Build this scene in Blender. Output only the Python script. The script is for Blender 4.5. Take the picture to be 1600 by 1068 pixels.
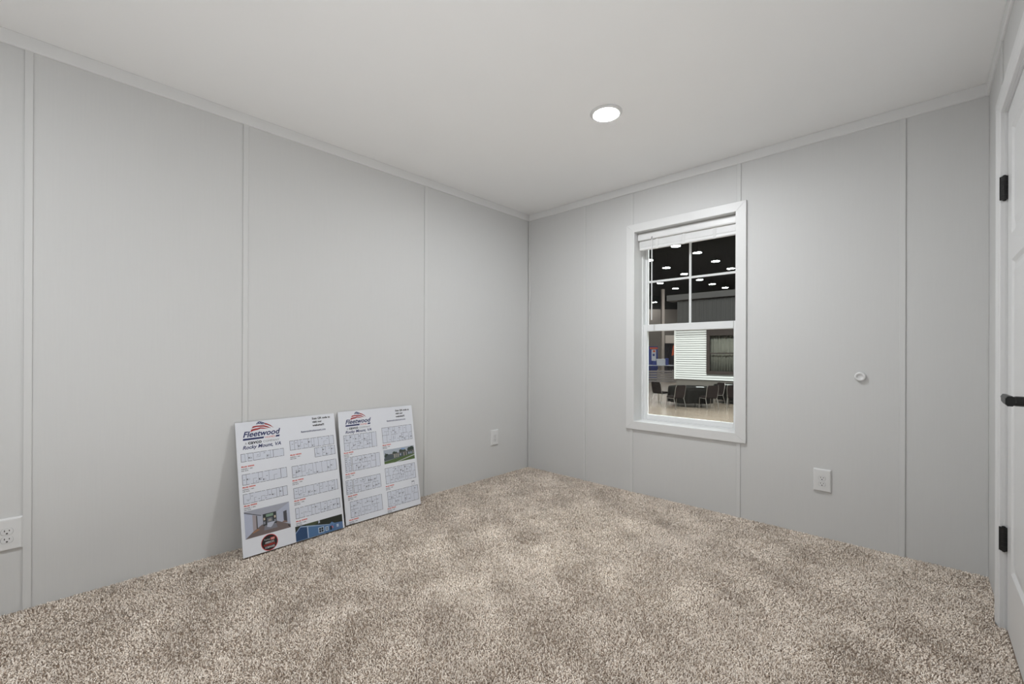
import bpy, math, random
import numpy as np
from mathutils import Vector, Matrix

for o in list(bpy.data.objects):
    bpy.data.objects.remove(o, do_unlink=True)
S = bpy.context.scene
COL = S.collection
R = math.radians

# ------------------------------------------------------------------ camera, world, light, exposure
yaw, pitch, roll = -0.757597, 0.00097, 0.003276
fw = Vector((math.sin(yaw) * math.cos(pitch), math.cos(yaw) * math.cos(pitch), math.sin(pitch)))
rt = Vector((math.cos(yaw), -math.sin(yaw), 0.0))
up = rt.cross(fw)
rt2 = math.cos(roll) * rt + math.sin(roll) * up
up2 = -math.sin(roll) * rt + math.cos(roll) * up
cd = bpy.data.cameras.new('camera')
cd.sensor_fit = 'HORIZONTAL'
cd.sensor_width = 36.0
cd.lens = 678.74 * 36.0 / 1600.0
cd.shift_x = 1.73 / 1600.0
cd.shift_y = 18.12 / 1600.0
cd.clip_start = 0.02
cd.clip_end = 300.0
cam = bpy.data.objects.new('camera', cd)
COL.objects.link(cam)
m = Matrix((rt2, up2, -fw)).transposed().to_4x4()
m.translation = Vector((2.7602, -3.1656, 1.0810))
cam.matrix_world = m
S.camera = cam

S.view_settings.view_transform = 'Standard'
S.view_settings.look = 'None'
S.view_settings.gamma = 1.0
S.view_settings.use_curve_mapping = False
S.view_settings.exposure = -0.01

w = bpy.data.worlds.new('world')
S.world = w
w.use_nodes = True
bg = w.node_tree.nodes['Background']
bg.inputs['Color'].default_value = (0.5, 0.52, 0.55, 1)
bg.inputs['Strength'].default_value = 0.02

ROOM_LAMP = 545.0       # emission of the round ceiling light and its added twin
HALL_LAMP_W = 280.0     # each high-bay lamp of the exhibition hall
HALL_COLOR = (0.97, 1.0, 0.98)

HALL_LAMPS_UNSEEN = [(x, y) for x in (-22, -14, -6, 2, 10, 18, 26) for y in (13, 21)] + [(x, 5.5) for x in (-14, -9, -4, 1, 6, 11, 16)] + \
    [(x, 3.8) for x in (-1.5, 1.5, 4, 6.5, 9, 12)] + [(x, 7.5) for x in (3.5, 8.5, 13.5)]  # extra near rows added to brighten the window jamb and carpet
for i, (hx, hy) in enumerate(HALL_LAMPS_UNSEEN):
    ld = bpy.data.lights.new('unseen_hall_light', 'AREA')
    ld.shape = 'DISK'
    ld.size = 0.7
    ld.energy = HALL_LAMP_W * (1.9 if hy < 8 else 1.0)
    ld.color = (0.95, 1.0, 0.985) if hy < 8 else HALL_COLOR
    lo = bpy.data.objects.new('unseen_hall_light', ld)
    lo.location = (hx, hy, 8.7)
    COL.objects.link(lo)

# added fill light, unseen below the frame, turned up to brighten the ceiling
sd = bpy.data.lights.new('ceiling_fill', 'AREA')
sd.shape = 'DISK'
sd.size = 0.5
sd.energy = 14.5
sd.color = (0.97, 0.985, 1.0)
so = bpy.data.objects.new('ceiling_fill', sd)
so.location = (1.9, -2.75, 0.22)
so.rotation_euler = (R(180), 0, 0)
COL.objects.link(so)

# ------------------------------------------------------------------ materials
MATS = {}


def mat(name, col, rough=0.5, metal=0.0, emit=0.0, noise=None, bump=None, spec=0.5, coat=0.0):
    """noise=(scale xyz, amount) varies the colour; bump=(scale xyz, distance, strength)."""
    if name in MATS:
        return MATS[name]
    M = bpy.data.materials.new(name)
    M.use_nodes = True
    nt = M.node_tree
    b = nt.nodes['Principled BSDF']
    b.inputs['Base Color'].default_value = (*col, 1)
    b.inputs['Roughness'].default_value = rough
    b.inputs['Metallic'].default_value = metal
    b.inputs['Specular IOR Level'].default_value = spec
    b.inputs['Coat Weight'].default_value = coat
    if emit:
        b.inputs['Emission Color'].default_value = (*col, 1)
        b.inputs['Emission Strength'].default_value = emit

    def tex(scale, detail=3.0):
        tc = nt.nodes.new('ShaderNodeTexCoord')
        mp = nt.nodes.new('ShaderNodeMapping')
        mp.inputs['Scale'].default_value = scale
        n = nt.nodes.new('ShaderNodeTexNoise')
        n.inputs['Scale'].default_value = 1.0
        n.inputs['Detail'].default_value = detail
        nt.links.new(tc.outputs['Object'], mp.inputs['Vector'])
        nt.links.new(mp.outputs['Vector'], n.inputs['Vector'])
        return n
    if noise:
        n = tex(noise[0])
        r = nt.nodes.new('ShaderNodeMapRange')
        r.inputs['To Min'].default_value = 1.0 - noise[1]
        r.inputs['To Max'].default_value = 1.0 + noise[1]
        nt.links.new(n.outputs['Fac'], r.inputs['Value'])
        v = nt.nodes.new('ShaderNodeVectorMath')
        v.operation = 'SCALE'
        v.inputs[0].default_value = col
        nt.links.new(r.outputs['Result'], v.inputs['Scale'])
        nt.links.new(v.outputs['Vector'], b.inputs['Base Color'])
    if bump:
        n = tex(bump[0])
        bp = nt.nodes.new('ShaderNodeBump')
        bp.inputs['Distance'].default_value = bump[1]
        bp.inputs['Strength'].default_value = bump[2]
        nt.links.new(n.outputs['Fac'], bp.inputs['Height'])
        nt.links.new(bp.outputs['Normal'], b.inputs['Normal'])
    MATS[name] = M
    return M


def glass_mat(name, tint=(1, 1, 1), ior=1.5):
    M = bpy.data.materials.new(name)
    M.use_nodes = True
    nt = M.node_tree
    nt.nodes.remove(nt.nodes['Principled BSDF'])
    out = nt.nodes['Material Output']
    t = nt.nodes.new('ShaderNodeBsdfTransparent')
    t.inputs['Color'].default_value = (*tint, 1)
    g = nt.nodes.new('ShaderNodeBsdfGlossy')
    g.inputs['Roughness'].default_value = 0.0
    f = nt.nodes.new('ShaderNodeFresnel')
    f.inputs['IOR'].default_value = ior
    mx = nt.nodes.new('ShaderNodeMixShader')
    nt.links.new(f.outputs['Fac'], mx.inputs['Fac'])
    nt.links.new(t.outputs['BSDF'], mx.inputs[1])
    nt.links.new(g.outputs['BSDF'], mx.inputs[2])
    nt.links.new(mx.outputs['Shader'], out.inputs['Surface'])
    MATS[name] = M
    return M


WALL = mat('wall_vinyl', (0.655, 0.655, 0.648), 0.55, noise=((150, 150, 5), 0.02), bump=((260, 260, 9), 0.0006, 0.25), spec=0.3)
BATTEN = mat('batten_vinyl', (0.67, 0.67, 0.663), 0.5, noise=((150, 150, 5), 0.02), spec=0.3)
CEIL = mat('ceiling_paint', (0.925, 0.925, 0.92), 0.6, noise=((3, 3, 3), 0.01), bump=((90, 90, 90), 0.0006, 0.15), spec=0.2)
TRIM = mat('white_trim', (0.74, 0.74, 0.735), 0.4, noise=((4, 4, 4), 0.01))
CROWN = mat('crown_trim', (0.78, 0.78, 0.775), 0.45, noise=((4, 4, 4), 0.01))
VINYL = mat('white_vinyl', (0.80, 0.81, 0.81), 0.3, noise=((6, 6, 6), 0.01))
DOORP = mat('door_paint', (0.72, 0.72, 0.72), 0.35, noise=((5, 5, 2), 0.012))
PLASTIC = mat('white_plastic', (0.74, 0.74, 0.735), 0.35, noise=((30, 30, 30), 0.01))
BLACKMET = mat('black_metal', (0.012, 0.012, 0.012), 0.38, metal=0.3, noise=((60, 60, 60), 0.1))
GREYMET = mat('satin_grey_metal', (0.30, 0.30, 0.29), 0.4, metal=0.8, noise=((60, 60, 60), 0.05))
SLOT = mat('slot_dark', (0.025, 0.025, 0.025), 0.6, noise=((60, 60, 60), 0.05))
GLASS = glass_mat('window_glass', (0.965, 0.985, 0.98), 1.25)
LENS = mat('lamp_lens', (0.945, 0.975, 1.0), 0.4, emit=ROOM_LAMP, noise=((9, 9, 9), 0.0))

# ------------------------------------------------------------------ helpers


def put(o, parent=None):
    COL.objects.link(o)
    if parent is not None:
        o.parent = parent
    return o


def props(o, label=None, cat=None, group=None, kind=None):
    if label:
        o['label'] = label
    if cat:
        o['category'] = cat
    if group:
        o['group'] = group
    if kind:
        o['kind'] = kind
    return o


def empty(name, loc, rotz=0.0, label=None, cat=None, group=None, kind=None, parent=None):
    o = bpy.data.objects.new(name, None)
    o.empty_display_size = 0.05
    o.location = loc
    o.rotation_euler = (0, 0, rotz)
    put(o, parent)
    return props(o, label, cat, group, kind)


class MB:
    def __init__(s):
        s.v = []
        s.f = []
        s.mi = []
        s.cur = 0

    def mat(s, i):
        s.cur = i
        return s

    def add(s, vs, fs):
        b = len(s.v)
        s.v += [tuple(p) for p in vs]
        for f in fs:
            s.f.append([b + i for i in f])
            s.mi.append(s.cur)
        return s

    def box(s, x0, x1, y0, y1, z0, z1, c=0.0):
        """box, with c > 0: all vertical-ish edges chamfered by c (a cheap bevel: inset on each face)"""
        if x0 > x1: x0, x1 = x1, x0
        if y0 > y1: y0, y1 = y1, y0
        if z0 > z1: z0, z1 = z1, z0
        if c <= 0:
            vs = [(x, y, z) for x in (x0, x1) for y in (y0, y1) for z in (z0, z1)]
            fs = [(0, 1, 3, 2), (4, 6, 7, 5), (0, 4, 5, 1), (2, 3, 7, 6), (0, 2, 6, 4), (1, 5, 7, 3)]
            return s.add(vs, fs)
        X, Y, Z = (x0, x1), (y0, y1), (z0, z1)
        vs = []
        idx = {}
        for i in (0, 1):
            for j in (0, 1):
                for k in (0, 1):
                    sx, sy, sz = (1 - 2 * i) * c, (1 - 2 * j) * c, (1 - 2 * k) * c
                    idx[i, j, k, 'x'] = len(vs); vs.append((X[i], Y[j] + sy, Z[k] + sz))
                    idx[i, j, k, 'y'] = len(vs); vs.append((X[i] + sx, Y[j], Z[k] + sz))
                    idx[i, j, k, 'z'] = len(vs); vs.append((X[i] + sx, Y[j] + sy, Z[k]))
        fs = []
        q = [(0, 0), (0, 1), (1, 1), (1, 0)]
        for i in (0, 1):
            a = [idx[i, j, k, 'x'] for j, k in q]; fs.append(a[::-1] if i == 0 else a)
            a = [idx[j, i, k, 'y'] for j, k in q]; fs.append(a if i == 0 else a[::-1])
            a = [idx[j, k, i, 'z'] for j, k in q]; fs.append(a[::-1] if i == 0 else a)
        for i in (0, 1):
            for j in (0, 1):
                fs.append([idx[i, j, 0, 'x'], idx[i, j, 1, 'x'], idx[i, j, 1, 'y'], idx[i, j, 0, 'y']])
                fs.append([idx[i, 0, j, 'x'], idx[i, 1, j, 'x'], idx[i, 1, j, 'z'], idx[i, 0, j, 'z']])
                fs.append([idx[0, i, j, 'y'], idx[1, i, j, 'y'], idx[1, i, j, 'z'], idx[0, i, j, 'z']])
                for k in (0, 1):
                    fs.append([idx[i, j, k, 'x'], idx[i, j, k, 'y'], idx[i, j, k, 'z']])
        # the corner triangles are added four times over; keep one of each
        seen, out = set(), []
        for f in fs:
            key = tuple(sorted(f))
            if key not in seen:
                seen.add(key); out.append(f)
        return s.add(vs, out)

    def tube(s, pts, r, n=8, cap=True):
        pts = [Vector(p) for p in pts]
        rs = r if isinstance(r, (list, tuple)) else [r] * len(pts)
        vs, fs = [], []
        ref = None
        for i, p in enumerate(pts):
            a = pts[max(i - 1, 0)]; b = pts[min(i + 1, len(pts) - 1)]
            d = (b - a).normalized()
            if ref is None:
                ref = Vector((0, 0, 1)) if abs(d.z) < 0.9 else Vector((1, 0, 0))
            u = (ref - d * ref.dot(d)).normalized()
            ref = u
            v = d.cross(u)
            for k in range(n):
                t = 2 * math.pi * k / n
                vs.append(p + (u * math.cos(t) + v * math.sin(t)) * rs[i])
        for i in range(len(pts) - 1):
            for k in range(n):
                k2 = (k + 1) % n
                fs.append((i * n + k, i * n + k2, (i + 1) * n + k2, (i + 1) * n + k))
        if cap:
            fs.append(tuple(range(n))[::-1])
            fs.append(tuple((len(pts) - 1) * n + k for k in range(n)))
        return s.add(vs, fs)

    def lathe(s, prof, c, n=32, axis='z', close=False):
        """prof: list of (radius, height) about point c along an axis (z, -z, or -y pointing into the room)"""
        vs, fs = [], []
        for (r, h) in prof:
            for k in range(n):
                t = 2 * math.pi * k / n
                a, b = r * math.cos(t), r * math.sin(t)
                if axis == 'z':
                    vs.append((c[0] + a, c[1] + b, c[2] + h))
                elif axis == '-y':
                    vs.append((c[0] + a, c[1] - h, c[2] + b))
                elif axis == '-x':
                    vs.append((c[0] - h, c[1] - a, c[2] + b))
        for i in range(len(prof) - 1):
            for k in range(n):
                k2 = (k + 1) % n
                fs.append((i * n + k, i * n + k2, (i + 1) * n + k2, (i + 1) * n + k))
        fs.append(tuple(range(n))[::-1])
        fs.append(tuple((len(prof) - 1) * n + k for k in range(n)))
        return s.add(vs, fs)

    def poly2(s, pts, z=0.0):
        return s.add([(p[0], p[1], z) for p in pts], [tuple(range(len(pts)))])

    def rect2(s, x0, y0, x1, y1, z=0.0):
        return s.poly2([(x0, y0), (x1, y0), (x1, y1), (x0, y1)], z)

    def mesh(s, name, mats):
        me = bpy.data.meshes.new(name)
        me.from_pydata(s.v, [], s.f)
        for mm in (mats if isinstance(mats, (list, tuple)) else [mats]):
            me.materials.append(mm)
        me.polygons.foreach_set('material_index', s.mi)
        return me

    def build(s, name, mats, parent=None, smooth=False, fix=True, bevel=0.0):
        me = s.mesh(name, mats)
        if fix:
            import bmesh
            bm = bmesh.new()
            bm.from_mesh(me)
            bmesh.ops.recalc_face_normals(bm, faces=bm.faces)
            bm.to_mesh(me)
            bm.free()
        if smooth:
            me.shade_smooth()
        o = bpy.data.objects.new(name, me)
        put(o, parent)
        if bevel:
            bv = o.modifiers.new('bevel', 'BEVEL')
            bv.width = bevel
            bv.segments = 2
            bv.limit_method = 'ANGLE'
        return o


def copy_tree(o, parent=None):
    c = o.copy()
    COL.objects.link(c)
    if parent is not None:
        c.parent = parent
    for ch in list(o.children):
        copy_tree(ch, c)
    return c


def structure(o, label=None):
    o['kind'] = 'structure'
    if label:
        o['label'] = label
    return o


# ------------------------------------------------------------------ room shell
W, L, H = 3.0, 5.0, 2.42          # width, length, ceiling height
ZT = 2.36                          # underside of the crown trim
BW = 0.0125                        # half width of a batten
OX0, OX1, OZ0, OZ1 = 1.113, 1.851, 0.556, 2.042      # clear window opening
WT = 0.19                          # thickness of the window wall
FLOORC = mat('carpet_backing', (0.30, 0.235, 0.185), 0.95, noise=((200, 200, 200), 0.2))

structure(MB().box(-0.12, W + 0.12, -L - 0.12, WT, -0.10, -0.0095).build('floor', FLOORC), 'beige carpeted bedroom floor')
structure(MB().box(-0.12, W + 0.12, -L - 0.12, WT, H, H + 0.10).build('ceiling', CEIL), 'smooth white ceiling')

PT = 0.004                         # wall board thickness in front of the wall core
wl = structure(MB().box(-0.12, -PT, -L - 0.12, 0.0, -0.1, H).build('wall_left', WALL), 'light grey panelled wall on the left')
seams = [-0.013, -1.2005, -2.4200, -3.2350, -L]
for a, b in zip(seams[:-1], seams[1:]):
    MB().box(-PT, 0.0, b + 0.0006, a - 0.0006, -0.014, H).build('panel', WALL, wl)
for y in seams[1:-1]:
    MB().box(0.0, 0.006, y - BW, y + BW, -0.014, ZT + 0.01, 0.0009).build('batten', BATTEN, wl)

wb = MB()
for (x0, x1, z0, z1) in ((-0.12, OX0 - 0.02, -0.95, H), (OX1 + 0.02, W + 0.12, -0.95, H),
                         (OX0 - 0.02, OX1 + 0.02, -0.95, OZ0 - 0.02), (OX0 - 0.02, OX1 + 0.02, OZ1 + 0.02, H)):
    wb.box(x0, x1, PT, WT, z0, z1)
wb = structure(wb.build('wall_back', WALL), 'light grey panelled wall with the window')
bs = [0.0, 0.642, 1.0875, 1.8685, 2.684, W]
for a, b in zip(bs[:-1], bs[1:]):
    p = MB()
    a2, b2 = a + 0.0006, b - 0.0006
    ho0, ho1, hz0, hz1 = OX0 - 0.02, OX1 + 0.02, OZ0 - 0.02, OZ1 + 0.02
    if b2 <= ho0 or a2 >= ho1:
        p.box(a2, b2, 0.0, PT, -0.014, H)
    else:
        c0, c1 = max(a2, ho0), min(b2, ho1)
        p.box(a2, b2, 0.0, PT, -0.014, hz0)
        p.box(a2, b2, 0.0, PT, hz1, H)
        if c0 > a2:
            p.box(a2, c0, 0.0, PT, hz0, hz1)
        if c1 < b2:
            p.box(c1, b2, 0.0, PT, hz0, hz1)
    p.build('panel', WALL, wb)
for x in bs[1:-1]:
    if x in (1.0875, 1.8685):
        MB().box(x - BW, x + BW, -0.006, 0.0, -0.014, 0.4935, 0.0009).build('batten', BATTEN, wb)
        MB().box(x - BW, x + BW, -0.006, 0.0, 2.1055, ZT + 0.01, 0.0009).build('batten', BATTEN, wb)
    else:
        MB().box(x - BW, x + BW, -0.006, 0.0, -0.014, ZT + 0.01, 0.0009).build('batten', BATTEN, wb)
MB().box(0.0, 0.022, -0.006, 0.0, -0.014, ZT + 0.01, 0.0009).build('corner_batten', BATTEN, wb)

# right wall with the door opening
DY0, DY1, DZ = -0.554, -1.376, 2.050     # clear door opening (far side, near side, head)
wr = MB()
wr.box(W + PT, W + 0.12, DY0 + 0.018, 0.0, -0.1, H)
wr.box(W + PT, W + 0.12, -L - 0.12, DY1 - 0.018, -0.1, H)
wr.box(W + PT, W + 0.12, DY1 - 0.018, DY0 + 0.018, DZ + 0.018, H)
wr = structure(wr.build('wall_right', WALL), 'light grey wall with the white door')
MB().box(W, W + PT, -0.4985, -0.0006, -0.014, H).build('panel', WALL, wr)
p = MB()
p.box(W, W + PT, DY0 + 0.018, -0.4997, -0.014, H)
p.box(W, W + PT, DY1 - 0.018, DY0 + 0.018, DZ + 0.018, H)
p.box(W, W + PT, -1.72, DY1 - 0.018, -0.014, H)
p.build('panel', WALL, wr)
MB().box(W, W + PT, -2.94, -1.7212, -0.014, H).build('panel', WALL, wr)
MB().box(W, W + PT, -L, -2.9412, -0.014, H).build('panel', WALL, wr)
MB().box(W - 0.006, W, -0.499 - BW, -0.499 + BW, 2.1105, ZT + 0.01, 0.0009).build('batten', BATTEN, wr)
for y in (-1.7206, -2.9406):
    MB().box(W - 0.006, W, y - BW, y + BW, -0.014, ZT + 0.01, 0.0009).build('batten', BATTEN, wr)

wf = structure(MB().box(-0.12, W + 0.12, -L - 0.12, -L, -0.1, H).build('wall_front', WALL), 'light grey wall behind the viewer')

# crown trim, flat with an eased lower edge
def crown(name, pts):
    structure(pts.build(name, CROWN), 'flat white strip trim along the ceiling')


CT = 0.010
crown('trim_1', MB().add([(0, -L, H), (CT - 0.002, -L, H), (CT, -L, H - 0.004), (CT, -L, ZT + 0.003), (CT - 0.004, -L, ZT), (0, -L, ZT),
                          (0, 0, H), (CT - 0.002, -CT + 0.002, H), (CT, -CT, H - 0.004), (CT, -CT, ZT + 0.003), (CT - 0.004, -CT + 0.004, ZT), (0, 0, ZT)],
                         [(i, (i + 1) % 6, 6 + (i + 1) % 6, 6 + i) for i in range(6)] + [(0, 1, 2, 3, 4, 5), (6, 7, 8, 9, 10, 11)]))
crown('trim_2', MB().add([(0, 0, H), (CT - 0.002, -CT + 0.002, H), (CT, -CT, H - 0.004), (CT, -CT, ZT + 0.003), (CT - 0.004, -CT + 0.004, ZT), (0, 0, ZT),
                          (W, 0, H), (W - CT + 0.002, -CT + 0.002, H), (W - CT, -CT, H - 0.004), (W - CT, -CT, ZT + 0.003), (W - CT + 0.004, -CT + 0.004, ZT), (W, 0, ZT)],
                         [(i, (i + 1) % 6, 6 + (i + 1) % 6, 6 + i) for i in range(6)] + [(0, 1, 2, 3, 4, 5), (6, 7, 8, 9, 10, 11)]))
crown('trim_3', MB().add([(W, -L, H), (W - CT + 0.002, -L, H), (W - CT, -L, H - 0.004), (W - CT, -L, ZT + 0.003), (W - CT + 0.004, -L, ZT), (W, -L, ZT),
                          (W, 0, H), (W - CT + 0.002, -CT + 0.002, H), (W - CT, -CT, H - 0.004), (W - CT, -CT, ZT + 0.003), (W - CT + 0.004, -CT + 0.004, ZT), (W, 0, ZT)],
                         [(i, (i + 1) % 6, 6 + (i + 1) % 6, 6 + i) for i in range(6)] + [(0, 1, 2, 3, 4, 5), (6, 7, 8, 9, 10, 11)]))

# ------------------------------------------------------------------ window
win = empty('window_1', (0, 0, 0), kind='structure', label='white single-hung window with a divided upper sash')
c0, c1, d0, d1 = 1.046, 1.916, 0.494, 2.105
FY = -0.016
for nm, pts in (('casing', [(c0, d0), (c0, d1), (OX0, OZ1), (OX0, OZ0)]), ('casing', [(c1, d0), (c1, d1), (OX1, OZ1), (OX1, OZ0)]),
                ('casing', [(c0, d1), (c1, d1), (OX1, OZ1), (OX0, OZ1)]), ('casing', [(c0, d0), (c1, d0), (OX1, OZ0), (OX0, OZ0)])):
    vs = [(x, FY, z) for x, z in pts] + [(x, 0.0, z) for x, z in pts]
    MB().add(vs, [(0, 1, 2, 3), (4, 5, 6, 7)] + [(i, (i + 1) % 4, 4 + (i + 1) % 4, 4 + i) for i in range(4)]).build(nm, TRIM, win, bevel=0.0015)
# lining of the opening
jl = MB()
jl.box(OX0 - 0.018, OX0, -0.002, 0.118, OZ0 - 0.018, OZ1 + 0.018)
jl.box(OX1, OX1 + 0.018, -0.002, 0.118, OZ0 - 0.018, OZ1 + 0.018)
jl.box(OX0, OX1, -0.002, 0.118, OZ0 - 0.018, OZ0)
jl.box(OX0, OX1, -0.002, 0.118, OZ1, OZ1 + 0.018)
jl.build('jamb_lining', TRIM, win)
fr = MB()
fr.box(OX0 - 0.018, OX0 + 0.010, 0.118, WT + 0.01, OZ0 - 0.018, OZ1 + 0.018, 0.0015)
fr.box(OX1 - 0.010, OX1 + 0.018, 0.118, WT + 0.01, OZ0 - 0.018, OZ1 + 0.018, 0.0015)
fr.box(OX0 + 0.010, OX1 - 0.010, 0.118, WT + 0.01, OZ0 - 0.018, OZ0 + 0.008, 0.0015)
fr.box(OX0 + 0.010, OX1 - 0.010, 0.118, WT + 0.01, OZ1 - 0.012, OZ1 + 0.018, 0.0015)
fr.build('frame', VINYL, win)
# lower sash (inner track)
ls = MB()
ls.box(OX0 + 0.010, 1.155, 0.124, 0.152, OZ0 + 0.008, 1.320, 0.002)
ls.box(1.800, OX1 - 0.010, 0.124, 0.152, OZ0 + 0.008, 1.320, 0.002)
ls.box(1.155, 1.800, 0.124, 0.152, OZ0 + 0.008, 0.600, 0.002)
ls.box(1.155, 1.800, 0.120, 0.152, 1.266, 1.320, 0.003)
ls = ls.build('lower_sash', VINYL, win)
MB().box(1.150, 1.805, 0.137, 0.141, 0.594, 1.272).build('pane', GLASS, ls)
for x in (1.205, 1.72):
    MB().box(x - 0.012, x + 0.012, 0.1185, 0.1205, 1.296, 1.304, 0.0006).build('tilt_latch', VINYL, ls)
# upper sash (outer track)
us = MB()
us.box(OX0 + 0.010, 1.143, 0.156, 0.184, 1.290, OZ1 - 0.012, 0.002)
us.box(1.815, OX1 - 0.010, 0.156, 0.184, 1.290, OZ1 - 0.012, 0.002)
us.box(1.143, 1.815, 0.156, 0.184, 1.270, 1.310, 0.002)
us.box(1.143, 1.815, 0.156, 0.184, 1.990, OZ1 - 0.012, 0.002)
us = us.build('upper_sash', VINYL, win)
MB().box(1.138, 1.820, 0.168, 0.172, 1.305, 1.995).build('pane', GLASS, us)
MB().box(1.474, 1.491, 0.160, 0.1675, 1.31, 1.99, 0.002).build('muntin', VINYL, us)
MB().box(1.143, 1.815, 0.1605, 0.1672, 1.658, 1.675, 0.002).build('muntin', VINYL, us)

# blind drawn up at the head of the window
bl = empty('window_blind', (1.479, 0.05, 1.99), label='white mini blind drawn up at the top of the window', cat='blind')


def rel(o, root):
    """keep world-space mesh coordinates while parenting to a located empty"""
    o.matrix_parent_inverse = root.matrix_basis.inverted()
    return o


VB = mat('blind_white', (0.78, 0.78, 0.775), 0.35, noise=((8, 8, 8), 0.01))
hr = MB()
prof = [(0.038, 1.981), (0.034, 1.989), (0.034, 2.022), (0.037, 2.0335), (0.066, 2.0335), (0.066, 1.981), (0.042, 1.9795)]
n = len(prof)
hr.add([(1.120, y, z) for y, z in prof] + [(1.843, y, z) for y, z in prof],
       [(i, (i + 1) % n, n + (i + 1) % n, n + i) for i in range(n)] + [tuple(range(n)), tuple(range(n, 2 * n))])
rel(hr.build('headrail', VB, bl), bl)
for k in range(23):
    z = 1.9290 + k * 0.0019
    dx = 0.0008 * math.sin(k * 2.3)
    sl = MB()
    ys = [0.0385, 0.045, 0.0515, 0.058, 0.0645]
    zs = [0, 0.0009, 0.0012, 0.0009, 0]
    vs = [(x + dx, y + 0.0004 * math.sin(k * 1.7), z + dz) for x in (1.131, 1.839) for y, dz in zip(ys, zs)]
    vs += [(a, b, c - 0.0017) for a, b, c in vs]
    fs = [(i, i + 1, 6 + i, 5 + i) for i in range(4)] + [(10 + i, 11 + i, 16 + i, 15 + i) for i in range(4)]
    fs += [(i, i + 1, 11 + i, 10 + i) for i in range(4)] + [(5 + i, 6 + i, 16 + i, 15 + i) for i in range(4)]
    fs += [(0, 5, 15, 10), (4, 9, 19, 14)]
    rel(sl.add(vs, fs).build('slat', VB, bl), bl)
rel(MB().box(1.131, 1.839, 0.0375, 0.0655, 1.903, 1.9275, 0.004).build('bottom_rail', VB, bl), bl)
cordm = mat('ladder_cord', (0.72, 0.72, 0.71), 0.7, noise=((90, 90, 90), 0.03))
for x in (1.275, 1.48, 1.70):
    rel(MB().box(x - 0.010, x + 0.010, 0.0362, 0.0372, 1.900, 1.9745).build('ladder_tape', cordm, bl), bl)
    rel(MB().tube([(x, 0.0375, 1.972), (x, 0.0400, 1.984)], 0.0012, 6).build('lift_cord', cordm, bl), bl)
wd = MB().tube([(1.239, 0.028, 1.978), (1.239, 0.028, 1.348)], 0.0045, 6).build('wand', VB, bl, smooth=False)
rel(wd, bl)
hk = MB().tube([(1.239, 0.036, 1.994), (1.239, 0.029, 1.993), (1.239, 0.0265, 1.984), (1.239, 0.029, 1.976)], 0.0032, 6).build('wand_hook', GREYMET, bl)
rel(hk, bl)

# ------------------------------------------------------------------ door
door = MB()
DX = W + 0.008                      # face of the leaf
ly0, ly1, lz0, lz1 = DY0 - 0.003, DY1 + 0.003, -0.004, DZ - 0.003
PAN = [(-0.655, -1.275, 0.250, 1.447), (-0.655, -1.275, 1.547, 1.954)]
ys = [ly0, -0.655, -1.275, ly1]
zs = [lz0, 0.250, 1.447, 1.547, 1.954, lz1]
vs = [(DX, y, z) for z in zs for y in ys]
fs = []
for i in range(5):
    for j in range(3):
        if j == 1 and i in (1, 3):
            continue
        a = i * 4 + j
        fs.append((a, a + 1, a + 5, a + 4))
door.add(vs, fs)
for (y0, y1, z0, z1) in PAN:
    ring = []
    for ins, dep in ((0.0, 0.0), (0.012, 0.008), (0.022, 0.008), (0.050, 0.002)):
        ring.append([(DX + dep, y0 - ins, z0 + ins), (DX + dep, y1 + ins, z0 + ins), (DX + dep, y1 + ins, z1 - ins), (DX + dep, y0 - ins, z1 - ins)])
    vv = [q for r_ in ring for q in r_]
    ff = []
    for k in range(3):
        for i in range(4):
            ff.append((k * 4 + i, k * 4 + (i + 1) % 4, k * 4 + 4 + (i + 1) % 4, k * 4 + 4 + i))
    ff.append((12, 13, 14, 15))
    door.add(vv, ff)
door.add([(DX, ly0, lz0), (DX, ly1, lz0), (DX, ly1, lz1), (DX, ly0, lz1), (DX + 0.035, ly0, lz0), (DX + 0.035, ly1, lz0), (DX + 0.035, ly1, lz1), (DX + 0.035, ly0, lz1)],
         [(4, 5, 6, 7), (0, 1, 5, 4), (1, 2, 6, 5), (2, 3, 7, 6), (3, 0, 4, 7)])
door = structure(door.build('door_1', DOORP), 'white panelled door with black hinges on the right wall')
# jamb and casing
jb = MB()
jb.box(W, W + 0.12, DY0, DY0 + 0.018, -0.014, DZ + 0.018)
jb.box(W, W + 0.12, DY1 - 0.018, DY1, -0.014, DZ + 0.018)
jb.box(W, W + 0.12, DY1, DY0, DZ, DZ + 0.018)
jb.box(DX + 0.037, DX + 0.05, DY1, DY0, lz0, DZ)
jb.build('jamb', DOORP, door)
CW, CTK = 0.058, 0.021
prof = [(0.0, 0.0), (0.0, 0.011), (0.004, 0.014), (0.014, 0.0155), (0.030, CTK), (0.052, CTK), (CW, CTK - 0.006), (CW, 0.0)]   # (distance from inner edge, thickness)
rv = 0.004


def casing_strip(path_in, dirs):
    vs = []
    for (y, z), (dy, dz) in zip(path_in, dirs):
        for d, t in prof:
            vs.append((W - t, y + dy * d, z + dz * d))
    n = len(prof)
    fs = [(i, (i + 1) % n, n + (i + 1) % n, n + i) for i in range(n)] + [tuple(range(n)), tuple(range(n, 2 * n))]
    return MB().add(vs, fs)


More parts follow.
